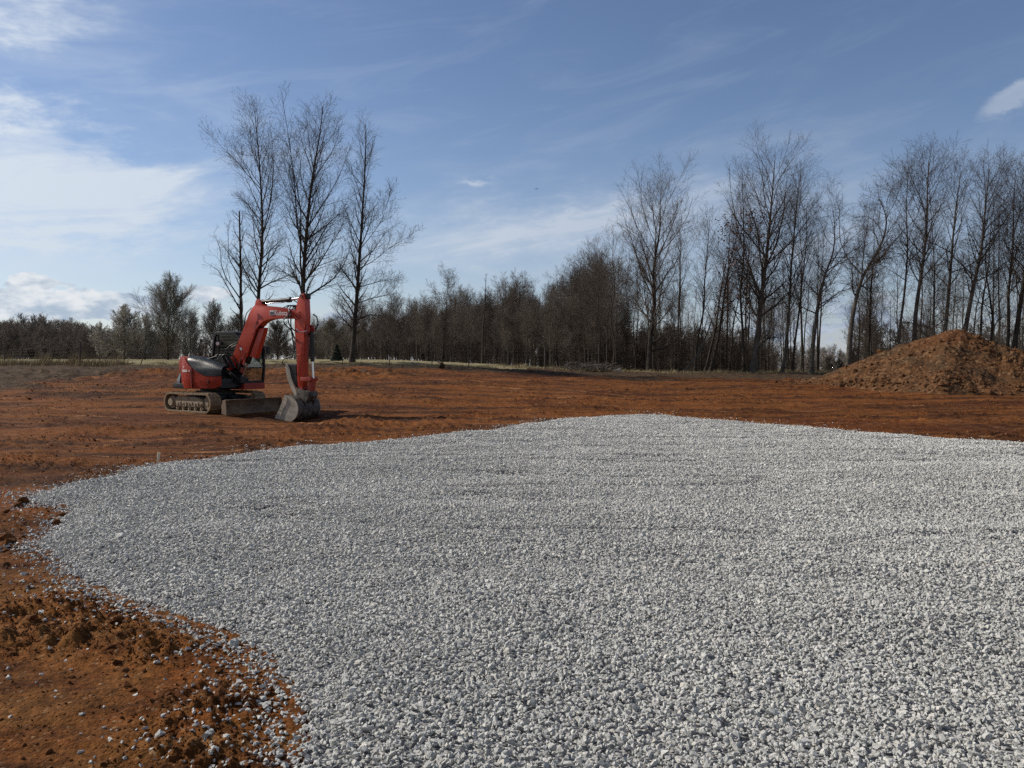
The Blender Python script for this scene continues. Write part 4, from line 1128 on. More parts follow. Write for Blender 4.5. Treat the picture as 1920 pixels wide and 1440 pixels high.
# ------------------------------------------------------------------ tracked excavator (x forward, y left, z up; origin under the slewing centre)
M_RED = mat('orange_red_paint', (0.48, 0.042, 0.016), 0.40, var=0.10, vscale=1.5, dirt=(0.26, 0.050, 0.028), dirt_amt=0.0, dscale=1.2, coat=0.2)
M_RED_D = mat('orange_red_paint_dusty', (0.36, 0.040, 0.020), 0.55, var=0.14, vscale=2, dirt=(0.18, 0.08, 0.05), dirt_amt=0.35, dscale=2)
M_BLK = mat('black_paint', (0.010, 0.010, 0.011), 0.5, var=0.2, dirt=(0.035, 0.027, 0.02), dirt_amt=0.15, dscale=4)
M_HOOD = mat('dark_grey_cover', (0.040, 0.046, 0.052), 0.40, var=0.06, vscale=1.5)
M_RUBBER = mat('muddy_rubber', (0.16, 0.115, 0.068), 0.92, var=0.35, vscale=6, dirt=(0.25, 0.175, 0.105), dirt_amt=0.75, dscale=7, bump=0.5, bscale=40)
M_MUD = mat('mud_caked_steel', (0.23, 0.180, 0.115), 0.9, var=0.4, vscale=5, dirt=(0.32, 0.26, 0.18), dirt_amt=0.7, dscale=8, bump=0.8, bscale=22)
M_BLADE = mat('worn_brown_steel', (0.13, 0.083, 0.050), 0.7, var=0.35, vscale=3, dirt=(0.22, 0.16, 0.10), dirt_amt=0.5, dscale=4)
M_BUCKET = mat('lit_bucket_steel', (0.40, 0.36, 0.29), 0.6, var=0.25, vscale=4, dirt=(0.075, 0.06, 0.045), dirt_amt=0.12, dscale=9)  # sunlit paleness of the side plates painted into the steel colour
M_BUCKET_D = mat('shaded_bucket_steel', (0.038, 0.032, 0.026), 0.6, var=0.4, vscale=5, dirt=(0.15, 0.12, 0.09), dirt_amt=0.5, dscale=6)  # shade on the bucket shell painted in as a darker steel
M_CHROME = mat('chromed_rod', (0.75, 0.76, 0.78), 0.22, metal=0.9)
M_HOSE = mat('hydraulic_hose', (0.014, 0.014, 0.015), 0.45)
M_WHITE = mat('white_decal', (0.75, 0.74, 0.72), 0.5)
M_DECAL = mat('grey_decal', (0.055, 0.065, 0.085), 0.5)
M_GLASS = bpy.data.materials.new('cab_glass'); M_GLASS.use_nodes = True
_nt = M_GLASS.node_tree; _nt.nodes.clear(); _N = Nt(_nt)
_g = _N.node('ShaderNodeBsdfGlossy'); _g.inputs['Roughness'].default_value = 0.03
_t = _N.node('ShaderNodeBsdfTransparent'); _t.inputs[0].default_value = (0.72, 0.76, 0.76, 1)
_f = _N.node('ShaderNodeFresnel'); _f.inputs[0].default_value = 1.45
_m = _N.node('ShaderNodeMixShader'); _N.link(_N.mul(_f.outputs[0], 0.18), _m.inputs[0]); _N.link(_t.outputs[0], _m.inputs[1]); _N.link(_g.outputs[0], _m.inputs[2])
_o = _N.node('ShaderNodeOutputMaterial'); _N.link(_m.outputs[0], _o.inputs[0])
M_SEAT = mat('seat_fabric', (0.03, 0.03, 0.032), 0.85)

EXC = empty('excavator', (-9.65, 25.0, 0.0), math.radians(-25))
tag(EXC, 'orange-red tracked excavator with black cab, bucket resting on the clay beyond the gravel', 'excavator')
UY = math.radians(-8.0)      # undercarriage is turned a little against the house


def obm(name, bm, m, parent=None, rz=0.0, smooth_ang=None):
    if rz: bmesh.ops.rotate(bm, verts=bm.verts, cent=(0, 0, 0), matrix=Matrix.Rotation(rz, 3, 'Z'))
    bmesh.ops.recalc_face_normals(bm, faces=bm.faces)
    me = bpy.data.meshes.new(name); bm.to_mesh(me); bm.free()
    for k in (m if isinstance(m, (list, tuple)) else [m]): me.materials.append(k)
    if smooth_ang is not None:
        me.polygons.foreach_set('use_smooth', np.ones(len(me.polygons), bool)); me.set_sharp_from_angle(angle=math.radians(smooth_ang))
    o = bpy.data.objects.new(name, me); COL.objects.link(o); o.parent = parent or EXC
    return o


def prism(bm, pts, y0, y1, bev=0.0, mi=0):
    """side outline pts (x, z) pulled from y0 to y1"""
    a = [bm.verts.new((x, y0, z)) for x, z in pts]; b = [bm.verts.new((x, y1, z)) for x, z in pts]
    fs = [bm.faces.new(a), bm.faces.new(b[::-1])]
    n = len(pts)
    for k in range(n): fs.append(bm.faces.new((a[(k + 1) % n], a[k], b[k], b[(k + 1) % n])))
    for f in fs: f.material_index = mi
    if bev:
        ed = list({e for f in fs[:2] for e in f.edges})
        bmesh.ops.bevel(bm, geom=ed, offset=bev, segments=2, profile=.6, affect='EDGES')


def box(bm, x0, x1, y0, y1, z0, z1, bev=0.0):
    vs = [bm.verts.new((x, y, z)) for x in (x0, x1) for y in (y0, y1) for z in (z0, z1)]
    fs = [bm.faces.new([vs[i] for i in q]) for q in ((0, 1, 3, 2), (4, 6, 7, 5), (0, 4, 5, 1), (2, 3, 7, 6), (0, 2, 6, 4), (1, 5, 7, 3))]
    if bev: bmesh.ops.bevel(bm, geom=list({e for f in fs for e in f.edges}), offset=bev, segments=2, profile=.6, affect='EDGES')


def rod(bm, p, q, r0, r1=None, seg=16, caps=True):
    p = Vector(p); q = Vector(q); r1 = r0 if r1 is None else r1
    d = q - p; L = d.length
    M_ = Matrix.Translation((p + q) / 2) @ d.to_track_quat('Z', 'Y').to_matrix().to_4x4()
    bmesh.ops.create_cone(bm, cap_ends=caps, segments=seg, radius1=r0, radius2=r1, depth=L, matrix=M_)


def hose(name, pts, r=0.018, parent=None, m=None):
    q = resample(pts, 22); q2 = q
    V_, F_ = tubes(q2[None], np.full((1, 22), r), 8)
    return mesh_np(name, V_, F_, m or M_HOSE, parent or EXC, smooth=True)


# --- undercarriage
TL, TH, TW, TY = 1.20, 0.62, 0.40, 1.05      # half length, height, width, outer side
def stadium(hl, h, r, n=10, z0=0.0):
    """closed outline: flat bottom, rounded ends"""
    pts = []
    for k in range(n + 1):
        a = -math.pi / 2 + math.pi * k / n; pts.append((hl - r + r * math.cos(a), z0 + h / 2 + (h / 2) * math.sin(a)))
    for k in range(n + 1):
        a = math.pi / 2 + math.pi * k / n; pts.append((-hl + r + r * math.cos(a), z0 + h / 2 + (h / 2) * math.sin(a)))
    return pts


def belt(sy):
    """endless rubber belt with lugs"""
    y0, y1 = sy * (TY - TW), sy * TY
    out = np.array(stadium(TL, TH, 0.27)); inn = np.array(stadium(TL - 0.055, TH - 0.11, 0.225, z0=0.055))
    bm = bmesh.new(); n = len(out)
    vo = [[bm.verts.new((x, y, z)) for x, z in out] for y in (y0, y1)]; vi = [[bm.verts.new((x, y, z)) for x, z in inn] for y in (y0, y1)]
    for k in range(n):
        k2 = (k + 1) % n
        bm.faces.new((vo[0][k], vo[0][k2], vo[1][k2], vo[1][k])); bm.faces.new((vi[0][k], vi[1][k], vi[1][k2], vi[0][k2]))
        for a in (0, 1): bm.faces.new((vo[a][k], vi[a][k], vi[a][k2], vo[a][k2]))
    s = np.r_[0, np.cumsum(np.linalg.norm(np.diff(np.vstack([out, out[:1]]), axis=0), axis=1))]; tot = s[-1]
    cl = np.vstack([out, out[:1]]); nl = 42
    for q in range(nl):
        u = tot * q / nl; p = np.array([np.interp(u, s, cl[:, a]) for a in (0, 1)]); p2 = np.array([np.interp((u + .01) % tot, s, cl[:, a]) for a in (0, 1)])
        t = (p2 - p) / np.linalg.norm(p2 - p); nrm = np.array([t[1], -t[0]])
        h = 0.022; w = 0.021
        half = (y0 + (y1 - y0) * (0.02 if q % 2 else 0.30), y0 + (y1 - y0) * (0.72 if q % 2 else 0.99))
        vs = []
        for yy in half:
            for a, b in ((-w, -.004), (w, -.004), (w * .7, h), (-w * .7, h)):
                c = p + t * a + nrm * b; vs.append(bm.verts.new((c[0], yy, c[1])))
        for f in ((0, 1, 2, 3), (7, 6, 5, 4), (0, 4, 5, 1), (1, 5, 6, 2), (2, 6, 7, 3), (3, 7, 4, 0)): bm.faces.new([vs[k] for k in f])
    return bm


for sy in (-1, 1):
    tr = obm('track', belt(sy), M_RUBBER, rz=UY)
    yo = sy * (TY - 0.06); yi = sy * (TY - TW + 0.05)
    bm = bmesh.new(); rod(bm, (-0.91, yi, .31), (-0.91, yo - sy * .05, .31), 0.20, seg=24); rod(bm, (-0.91, yo - sy * .06, .31), (-0.91, yo + sy * .03, .31), 0.125, 0.115, seg=20); obm('sprocket', bm, M_MUD, tr, UY, 40)
    bm = bmesh.new(); rod(bm, (0.91, yi, .31), (0.91, yo - sy * .06, .31), 0.215, seg=24); rod(bm, (0.91, yo - sy * .07, .31), (0.91, yo - sy * .02, .31), 0.08, seg=16); obm('idler', bm, M_MUD, tr, UY, 40)
    for k in range(5):
        x = -0.62 + k * 0.31
        bm = bmesh.new(); rod(bm, (x, yi, .125), (x, yo - sy * .03, .125), 0.068, seg=14); rod(bm, (x, yo - sy * .03, .125), (x, yo, .125), 0.03, seg=10); obm('roller', bm, M_MUD, tr, UY, 40)
    bm = bmesh.new(); prism(bm, [(-.66, .17), (-.70, .42), (-.58, .505), (.30, .50), (.58, .44), (.72, .40), (.72, .22), (.52, .17)], yi + sy * .02, yo - sy * .015, 0.02)
    for k in range(9): box(bm, -.60 + k * .15, -.60 + k * .15 + .06, yo - sy * .02, yo + sy * .012, .20 + .02 * (k % 3), .30 + .03 * (k % 2), .006)
    obm('track_frame', bm, M_MUD, tr, UY)
bm = bmesh.new(); box(bm, -.62, .62, -.68, .68, .28, .52, .05); box(bm, -.45, .45, -.45, .45, .50, .66, .04); rod(bm, (0, 0, .62), (0, 0, .74), .46, seg=32)
obm('undercarriage_frame', bm, M_BLK, rz=UY)
# dozer blade: curved plate, end plates, push arms
prof_b = [(1.92, .43), (1.875, .34), (1.855, .22), (1.875, .10), (1.94, .0)]
bm = bmesh.new()
prism(bm, [(x, z) for x, z in prof_b] + [(x - .035, z) for x, z in prof_b[::-1]], -1.04, 1.04)
for sy in (-1, 1): prism(bm, [(1.74, .02), (1.97, -.01), (1.98, .12), (1.94, .44), (1.80, .44)], sy * 1.04, sy * 1.065, .004)
box(bm, 1.875, 1.94, -1.04, 1.04, .425, .455, .008)
blade = obm('dozer_blade', bm, M_BLADE, rz=UY)
bm = bmesh.new()
for sy in (-1, 1): prism(bm, [(.45, .30), (.45, .42), (1.84, .30), (1.84, .14)], sy * .34 - .05, sy * .34 + .05, .01)
rod(bm, (.5, 0, .48), (1.2, 0, .36), .05); rod(bm, (1.2, 0, .36), (1.82, 0, .26), .028)
obm('blade_arm', bm, M_BLK, blade, UY)

# --- house platform
bm = bmesh.new()
prism(bm, [(-1.0, .74), (-1.0, .90), (1.02, .90), (1.02, .78), (.9, .74)], -.80, .98, .02)
prism(bm, [(.55, .78), (.55, 1.28), (.80, 1.22), (1.02, .95), (1.02, .78)], -.16, .28, .015)
box(bm, -.15, 1.0, -.84, -.20, .86, 1.05, .02)
obm('platform', bm, M_BLK, smooth_ang=35)
bm = bmesh.new(); box(bm, .10, 1.12, .12, 1.05, .70, .90, .02); sill = obm('side_skirt', bm, M_RED_D)

# rounded rear body, walked round the outline; y<0 is the right-hand side
OUT = [(1.17, -.88), (.95, -.91), (.55, -.93), (.10, -.93), (-.15, -.92), (-.38, -.875), (-.60, -.78), (-.80, -.64), (-.96, -.46), (-1.06, -.24), (-1.10, .0), (-1.09, .30), (-1.02, .58), (-.88, .80), (-.62, .96), (-.30, 1.01), (-.05, 1.02)]
OUTr = resample([(x, y, 0) for x, y in OUT], 61)
def body_strip(i0, i1, zlo, zhi, inset, name, m, nz=7, lid=True, round_=0.12, clip=None, parent=None, push=0.0):
    """wall between two heights, closed by a lid; inset(z) pulls the wall inward with height"""
    bm = bmesh.new(); P_ = OUTr[i0:i1 + 1]; T_ = np.gradient(OUTr[:, :2], axis=0)[i0:i1 + 1]; T_ /= np.linalg.norm(T_, axis=1)[:, None]
    Nn = np.stack([-T_[:, 1], T_[:, 0]], -1); c = P_[:, :2] + Nn * 0.1
    if np.dot(Nn[len(Nn) // 2], np.array([0.0, 0.0]) - P_[len(Nn) // 2, :2]) < 0: Nn = -Nn
    rows = []
    for k in range(nz):
        f = k / (nz - 1); row = []
        for q in range(len(P_)):
            x = P_[q, 0]; a, b = zlo(x, q + i0), zhi(x, q + i0)
            z = a + (b - a) * f
            ins = inset(x, z, q + i0) - push
            if lid: ins += round_ * (1 - math.sqrt(max(0, 1 - max(0, (z - (b - round_)) / round_) ** 2)))
            xy = P_[q, :2] + Nn[q] * ins
            row.append(bm.verts.new((xy[0], xy[1], z)))
        rows.append(row)
    if lid:
        for dpt in (0.10, 0.30, 0.55):
            row = []
            for q in range(len(P_)):
                v0 = rows[nz - 1][q].co; tgt = Vector((max(-.45, min(.5, v0.x)), 0.05 if P_[q, 1] > -.5 else -.35, v0.z + .02))
                row.append(bm.verts.new(v0.lerp(tgt, dpt)))
            rows.append(row)
    for k in range(len(rows) - 1):
        for q in range(len(P_) - 1): bm.faces.new((rows[k][q], rows[k][q + 1], rows[k + 1][q + 1], rows[k + 1][q]))
    bmesh.ops.solidify(bm, geom=bm.faces[:], thickness=0.02)
    return obm(name, bm, m, parent, smooth_ang=32)


def hood_top(x): return float(np.interp(x, [-1.1, -.7, -.35, 0.1, .45, .8, 1.2], [1.74, 1.77, 1.76, 1.74, 1.68, 1.60, 1.47]))
def seam(x): return float(np.interp(x, [-.48, -.40, -.25, -.05, .2, .5, 1.2], [1.76, 1.66, 1.54, 1.42, 1.27, 1.16, 1.14]))
ins0 = lambda x, z, q: 0.10 * max(0, (1.0 - z) / .25) * 0.25 + 0.05 * max(0, z - 1.35) / .4
iA = int(np.argmin(np.abs(OUTr[:30, 0] + 0.02)))       # seam between side panel and counterweight
iB = int(np.argmin(np.abs(OUTr[:30, 0] + 0.46)))
body_strip(0, iA, lambda x, q: .765 + .10 * max(0, (x - .85) / .3), lambda x, q: seam(x), ins0, 'side_panel', M_RED, lid=False)
cw_top = lambda x, q: (seam(x) if q < iB else float(np.interp(q, [iB, iB + 3, 60], [1.70, 1.77, 1.74])))
cw = body_strip(iA, 60, lambda x, q: .755, cw_top, ins0, 'counterweight', M_RED, lid=False, push=0.012, nz=9)
body_strip(0, iB + 1, lambda x, q: seam(x) + .002, lambda x, q: max(hood_top(x), seam(x) + .02), lambda x, z, q: ins0(x, z, q) + 0.06 * max(0, z - 1.2) + 0.30 * max(0, z - 1.36) * max(0, min(1, (x + .4) / .8)), 'engine_cover', M_HOOD, round_=0.16, push=.004, nz=12)
ps = OUTr[iA]; ts = OUTr[iA + 1] - OUTr[iA - 1]; an = math.atan2(ts[1], ts[0])
bm = bmesh.new(); box(bm, -.009, .009, -.012, .012, .77, seam(ps[0]) - .01); bmesh.ops.rotate(bm, verts=bm.verts, cent=(0, 0, 0), matrix=Matrix.Rotation(an, 3, 'Z')); bmesh.ops.translate(bm, verts=bm.verts, vec=(ps[0] + .004, ps[1] - .006, 0)); obm('panel_gap', bm, M_BLK, cw)
# top of the counterweight and deck between the cover and the cab
bm = bmesh.new()
prism(bm, [(-1.06, 1.60), (-.98, 1.755), (-.25, 1.775), (-.25, 1.2), (-1.06, 1.2)], -.52, .92, .05)
obm('rear_deck', bm, M_RED_D, smooth_ang=35)
bm = bmesh.new(); prism(bm, [(-.30, .9), (-.30, 1.68), (.02, 1.70), (.25, 1.58), (.50, 1.20), (.95, 1.0), (.95, .9)], -.80, .04, .04); obm('valve_cover', bm, M_BLK, smooth_ang=35)
# details on counterweight: tail guard, grooves, lettering
bm = bmesh.new()
gp = OUTr[iB + 5:46]; Tn = np.gradient(gp[:, :2], axis=0); Tn /= np.linalg.norm(Tn, axis=1)[:, None]; Ng = np.stack([Tn[:, 1], -Tn[:, 0]], -1)
if np.dot(Ng[5], gp[5, :2]) < 0: Ng = -Ng
for (o0, z0), (o1, z1) in (((.02, .75), (.13, .78)), ((.13, .78), (.155, .95)), ((.155, .95), (.13, 1.02)), ((.13, 1.02), (.05, 1.20)), ((.05, 1.20), (.02, 1.22))):
    A_ = [bm.verts.new((*(p[:2] + n * o0 * min(1, (k + 1) / 4)), z0)) for k, (p, n) in enumerate(zip(gp, Ng))]; B_ = [bm.verts.new((*(p[:2] + n * o1 * min(1, (k + 1) / 4)), z1)) for k, (p, n) in enumerate(zip(gp, Ng))]
    for k in range(len(gp) - 1): bm.faces.new((A_[k], A_[k + 1], B_[k + 1], B_[k]))
bmesh.ops.remove_doubles(bm, verts=bm.verts, dist=.0005)
bmesh.ops.solidify(bm, geom=bm.faces[:], thickness=0.02)
obm('tail_guard', bm, M_HOOD, cw, smooth_ang=40)


def text(body, size, loc, ex, ez, parent, m, name='lettering', ext=0.002, bold=0.0, xs=1.0):
    """flat letters; ex = reading direction, ez = up"""
    cu = bpy.data.curves.new(name, 'FONT'); cu.body = body; cu.size = size; cu.extrude = ext; cu.offset = bold; cu.space_character = 1.0
    o = bpy.data.objects.new(name, cu); o.parent = parent; COL.objects.link(o)
    ex = Vector(ex).normalized(); ez = Vector(ez); n = ex.cross(ez).normalized(); ez = n.cross(ex)
    M_ = Matrix((ex * xs, ez, n)).transposed().to_4x4(); M_.translation = Vector(loc); o.matrix_local = M_
    cu.materials.append(m)
    return o


# side lettering follows the rounded corner, one letter after the other
_d = np.linalg.norm(np.diff(OUTr[:, :2], axis=0), axis=1); _s = np.r_[0, np.cumsum(_d)]
def corner(sv):
    p_ = np.array([np.interp(sv, _s, OUTr[:, k]) for k in (0, 1)]); q_ = np.array([np.interp(sv - .03, _s, OUTr[:, k]) for k in (0, 1)])
    e_ = Vector((*(q_ - p_), 0)).normalized(); return Vector((*p_, 0)), e_, e_.cross(Vector((0, 0, 1)))
s_end = _s[iA] + .06; chars = 'KX080-4'; adv = .066
for k, chx in enumerate(chars):
    p_, e_, n_ = corner(s_end + adv * (len(chars) - k))
    text(chx, .105, p_ + n_ * .022 + Vector((0, 0, 1.27)), e_, (0, 0, 1), cw, M_WHITE, bold=.002)
bm = bmesh.new()
p_, e_, n_ = corner(s_end + adv * 5.4); c_ = p_ + n_ * .022 + Vector((0, 0, 1.43))
tri = lambda pts: bm.faces.new([bm.verts.new(c_ + e_ * a + Vector((0, 0, b)) + n_ * .004) for a, b in pts])
tri([(-.045, -.035), (-.018, -.035), (0, .01), (.0, .05)]); tri([(.045, -.035), (.018, -.035), (0, .01), (0, .05)])
bmesh.ops.solidify(bm, geom=bm.faces[:], thickness=0.002); obm('emblem', bm, M_WHITE, cw)
# latch, vents
bm = bmesh.new(); box(bm, .66, .71, -.955, -.925, .93, 1.02, .006); box(bm, .655, .70, -.955, -.925, .81, .84, .004); obm('latch', bm, M_BLK)
bm = bmesh.new(); rod(bm, (.30, -.62, 1.66), (.62, -.50, 1.76), .035); rod(bm, (.1, -.3, 1.70), (.1, -.3, 1.88), .03); obm('filler_neck', bm, M_BLK)
rh = np.random.default_rng(3)
for k in range(9):
    a = np.array([.25 + .5 * rh.random(), -.45 + .3 * rh.random(), 1.55]); hose('hose', [a, a + (.1, .05, .28), a + (.3, .1, .25), a + (.5, .16, -.15)], .020)

# --- cab
CX0, CX1, CY0, CY1, CZ0, CZ1 = -.22, 1.12, .05, 1.04, .88, 2.54
def cab_side(y0, y1):
    return [(CX0 - .02, CZ0), (CX0 + .0, 1.75), (CX0 + .10, 2.42), (CX0 + .20, CZ1), (CX1 - .32, CZ1 - .01), (CX1 - .14, 2.40), (CX1 + .02, 2.05), (CX1 + .04, 1.4), (CX1 - .02, CZ0)]
cab_o = cab_side(0, 0)
def ring_frame(bm, outer, w, y0, y1, wb=None):
    """frame between an outline and its inset"""
    n = len(outer); P_ = np.array(outer); c = P_.mean(0); inn = []
    for k in range(n):
        a = P_[k - 1]; b = P_[k]; d = P_[(k + 1) % n]
        t1 = (b - a) / np.linalg.norm(b - a); t2 = (d - b) / np.linalg.norm(d - b)
        n1 = np.array([-t1[1], t1[0]]); n2 = np.array([-t2[1], t2[0]])
        if np.dot(n1, c - b) < 0: n1 = -n1
        if np.dot(n2, c - b) < 0: n2 = -n2
        m_ = n1 + n2; m_ = m_ / max(.6, np.dot(m_, n1)); inn.append(b + m_ * w)
    for yy in ((y0, y1),):
        V1 = [[bm.verts.new((x, y, z)) for x, z in outer] for y in yy]; V2 = [[bm.verts.new((x, y, z)) for x, z in inn] for y in yy]
        for k in range(n):
            k2 = (k + 1) % n
            bm.faces.new((V1[0][k], V1[0][k2], V1[1][k2], V1[1][k])); bm.faces.new((V2[0][k], V2[1][k], V2[1][k2], V2[0][k2]))
            bm.faces.new((V1[0][k], V2[0][k], V2[0][k2], V1[0][k2])); bm.faces.new((V1[1][k], V1[1][k2], V2[1][k2], V2[1][k]))
    return inn


bm = bmesh.new()
innR = ring_frame(bm, cab_o, .065, CY0, CY0 + .07)
box(bm, CX0 + .27, CX0 + .31, CY0 + .01, CY0 + .05, 1.72, 2.48); box(bm, CX0 + .08, CX1 - .05, CY0 + .005, CY0 + .06, CZ0, 1.75, .01)
innL = ring_frame(bm, cab_o, .065, CY1 - .07, CY1)
box(bm, CX0 + .42, CX0 + .48, CY1 - .06, CY1 - .005, CZ0, 2.46)
# cross members front, rear
box(bm, CX1 - .08, CX1 - .02, CY0 + .07, CY1 - .07, CZ0, CZ0 + .10); box(bm, CX1 - .02, CX1 + .035, CY0 + .07, CY1 - .07, 1.38, 1.42); box(bm, CX1 - .34, CX1 - .27, CY0 + .07, CY1 - .07, 2.44, 2.52)
box(bm, CX0 - .01, CX0 + .05, CY0 + .07, CY1 - .07, CZ0, 1.72)
cab = obm('cab', bm, M_BLK, smooth_ang=30)
bm = bmesh.new(); prism(bm, [(CX0 + .10, CZ1 - .06), (CX0 + .15, CZ1 + .015), (CX0 + .26, CZ1 + .035), (CX1 - .34, CZ1 + .03), (CX1 - .24, CZ1 - .02), (CX1 - .30, CZ1 - .07)], CY0 + .01, CY1 - .01, .03); obm('roof', bm, M_BLK, cab, smooth_ang=40)
M_TINT = M_GLASS.copy(); M_TINT.name = 'shade_tinted_glass'  # darkness of the cab interior is put into the glass colour
for _n in M_TINT.node_tree.nodes:
    if _n.type == 'BSDF_TRANSPARENT': _n.inputs[0].default_value = (0.10, 0.12, 0.12, 1)
def pane(pts3, name='window', tint=False):
    bm = bmesh.new(); bm.faces.new([bm.verts.new(p) for p in pts3]); bmesh.ops.solidify(bm, geom=bm.faces[:], thickness=.005); return obm(name, bm, M_TINT if tint else M_GLASS, cab)
pane([(x, CY0 + .035, z) for x, z in ((CX0 + .05, 1.76), (CX0 + .14, 2.40), (CX0 + .24, 2.47), (CX1 - .34, 2.46), (CX1 - .19, 2.36), (CX1 - .05, 2.03), (CX1 - .03, 1.76))], tint=True)
pane([(x, CY1 - .035, z) for x, z in ((CX0 + .05, 1.0), (CX0 + .05, 1.76), (CX0 + .14, 2.40), (CX0 + .24, 2.47), (CX1 - .34, 2.46), (CX1 - .19, 2.36), (CX1 - .05, 2.03), (CX1 - .03, 1.4), (CX1 - .07, 1.0))], 'door_window')
pane([(CX1 - .05, CY0 + .07, .98), (CX1 + .01, CY0 + .07, 1.40), (CX1 + .01, CY1 - .07, 1.40), (CX1 - .05, CY1 - .07, .98)], 'windscreen')
pane([(CX1 + .01, CY0 + .07, 1.42), (CX1 - .01, CY0 + .07, 2.05), (CX1 - .16, CY0 + .07, 2.38), (CX1 - .28, CY0 + .07, 2.45), (CX1 - .28, CY1 - .07, 2.45), (CX1 - .16, CY1 - .07, 2.38), (CX1 - .01, CY1 - .07, 2.05), (CX1 + .01, CY1 - .07, 1.42)], 'windscreen')
pane([(CX0 + .03, CY0 + .07, 1.72), (CX0 + .14, CY0 + .07, 2.42), (CX0 + .14, CY1 - .07, 2.42), (CX0 + .03, CY1 - .07, 1.72)], 'rear_window', True)
bm = bmesh.new(); box(bm, CX0, CX1 - .02, CY0 + .02, CY1 - .02, .87, .93); obm('cab_floor', bm, M_BLK, cab)
bm = bmesh.new(); box(bm, .10, .55, .32, .80, 1.20, 1.34, .04); prism(bm, [(.05, 1.30), (-.05, 1.98), (.04, 2.02), (.17, 1.34)], .34, .78, .04); box(bm, .14, .50, .38, .74, .92, 1.20, .02)
obm('seat', bm, M_SEAT, cab, smooth_ang=40)
for yy in (.20, .90):
    bm = bmesh.new(); box(bm, .30, .62, yy - .06, yy + .06, 1.30, 1.44, .02); rod(bm, (.58, yy, 1.42), (.62, yy, 1.60), .018); obm('console', bm, M_BLK, cab)
bm = bmesh.new(); rod(bm, (-.20, -.0, 2.24), (-.30, -.28, 2.26), .010, seg=8); rod(bm, (CX0 + .05, .05, 2.2), (-.20, -.0, 2.24), .010, seg=8); box(bm, -.325, -.30, -.32, -.24, 2.22, 2.33, .01)
obm('mirror', bm, M_BLK, cab)
bm = bmesh.new(); rod(bm, (CX1 + .02, CY1 - .02, 1.95), (CX1 + .12, CY1 + .03, 1.98), .010, seg=8); box(bm, CX1 + .10, CX1 + .13, CY1 - .03, CY1 + .12, 1.85, 2.10, .01); obm('mirror', bm, M_BLK, cab)
bm = bmesh.new(); rod(bm, (.12, .02, 2.18), (.15, -.03, 2.18), .055, seg=14); obm('work_light', bm, M_WHITE, cab)
# slumped white bag on the cab floor by the glass
# --- swing post, boom
bm = bmesh.new(); prism(bm, [(.62, .82), (.60, 1.26), (.68, 1.46), (.80, 1.48), (.98, 1.26), (1.18, 1.12), (1.18, .92), (.95, .84)], -.10, .14, .02)
rod(bm, (.74, -.20, 1.44), (.74, .32, 1.44), .055); rod(bm, (1.10, -.16, 1.02), (1.10, .30, 1.02), .045)
obm('swing_post', bm, M_BLK, smooth_ang=35)
BOOM = [(.66, 1.36), (.73, 1.31), (.82, 1.34), (1.00, 1.46), (1.20, 1.60), (1.47, 1.76), (1.63, 2.10), (1.90, 2.66), (2.00, 2.76), (2.14, 2.85), (2.32, 2.91), (2.55, 2.93), (3.18, 2.92), (3.50, 2.90), (3.60, 2.96), (3.60, 3.06), (3.42, 3.13), (3.14, 3.21), (2.79, 3.28), (2.11, 3.35), (1.92, 3.37), (1.83, 3.36), (1.74, 3.30), (1.66, 3.20), (1.57, 3.06), (1.45, 2.82), (1.15, 2.26), (.97, 1.90), (.86, 1.77), (.74, 1.66), (.67, 1.54)]
bm = bmesh.new(); prism(bm, BOOM, -.13, .17, .012)
boom = obm('boom', bm, M_RED, smooth_ang=28)
bm = bmesh.new()      # raised edges, gussets, pin bosses and the rental sticker plate
for (cx_, cz_, r_) in ((.74, 1.42, .085), (1.96, 2.80, .075), (3.52, 2.99, .075)):
    rod(bm, (cx_, -.15, cz_), (cx_, .19, cz_), r_, seg=20)
prism(bm, [(1.80, 3.36), (1.84, 3.52), (1.93, 3.56), (2.02, 3.52), (2.12, 3.35)], -.09, -.05, .004); prism(bm, [(1.80, 3.36), (1.84, 3.52), (1.93, 3.56), (2.02, 3.52), (2.12, 3.35)], .09, .13, .004)
prism(bm, [(1.86, 2.56), (1.80, 2.66), (1.92, 2.86), (2.10, 2.90), (2.20, 2.86), (2.02, 2.74)], -.150, -.128, .004)
obm('boss', bm, M_RED, boom, smooth_ang=30)
bm = bmesh.new(); box(bm, 2.44, 2.62, -.137, -.131, 3.04, 3.18); box(bm, 2.455, 2.605, -.140, -.136, 3.053, 3.167); obm('sticker', bm, [M_WHITE], boom)
bm = bmesh.new(); box(bm, 2.458, 2.602, -.1425, -.1395, 3.056, 3.135); obm('sticker_panel', bm, M_DECAL, boom)
text('Kubota', .215, (2.63, -.1345, 3.035), (1, 0, -.045), (0, 0, 1), boom, M_WHITE, bold=.0035, xs=.80)
bm = bmesh.new(); prism(bm, [(1.19, 2.02), (1.25, 2.06), (1.31, 1.98), (1.25, 1.94)], -.137, -.131); obm('reflector', bm, M_WHITE, boom)
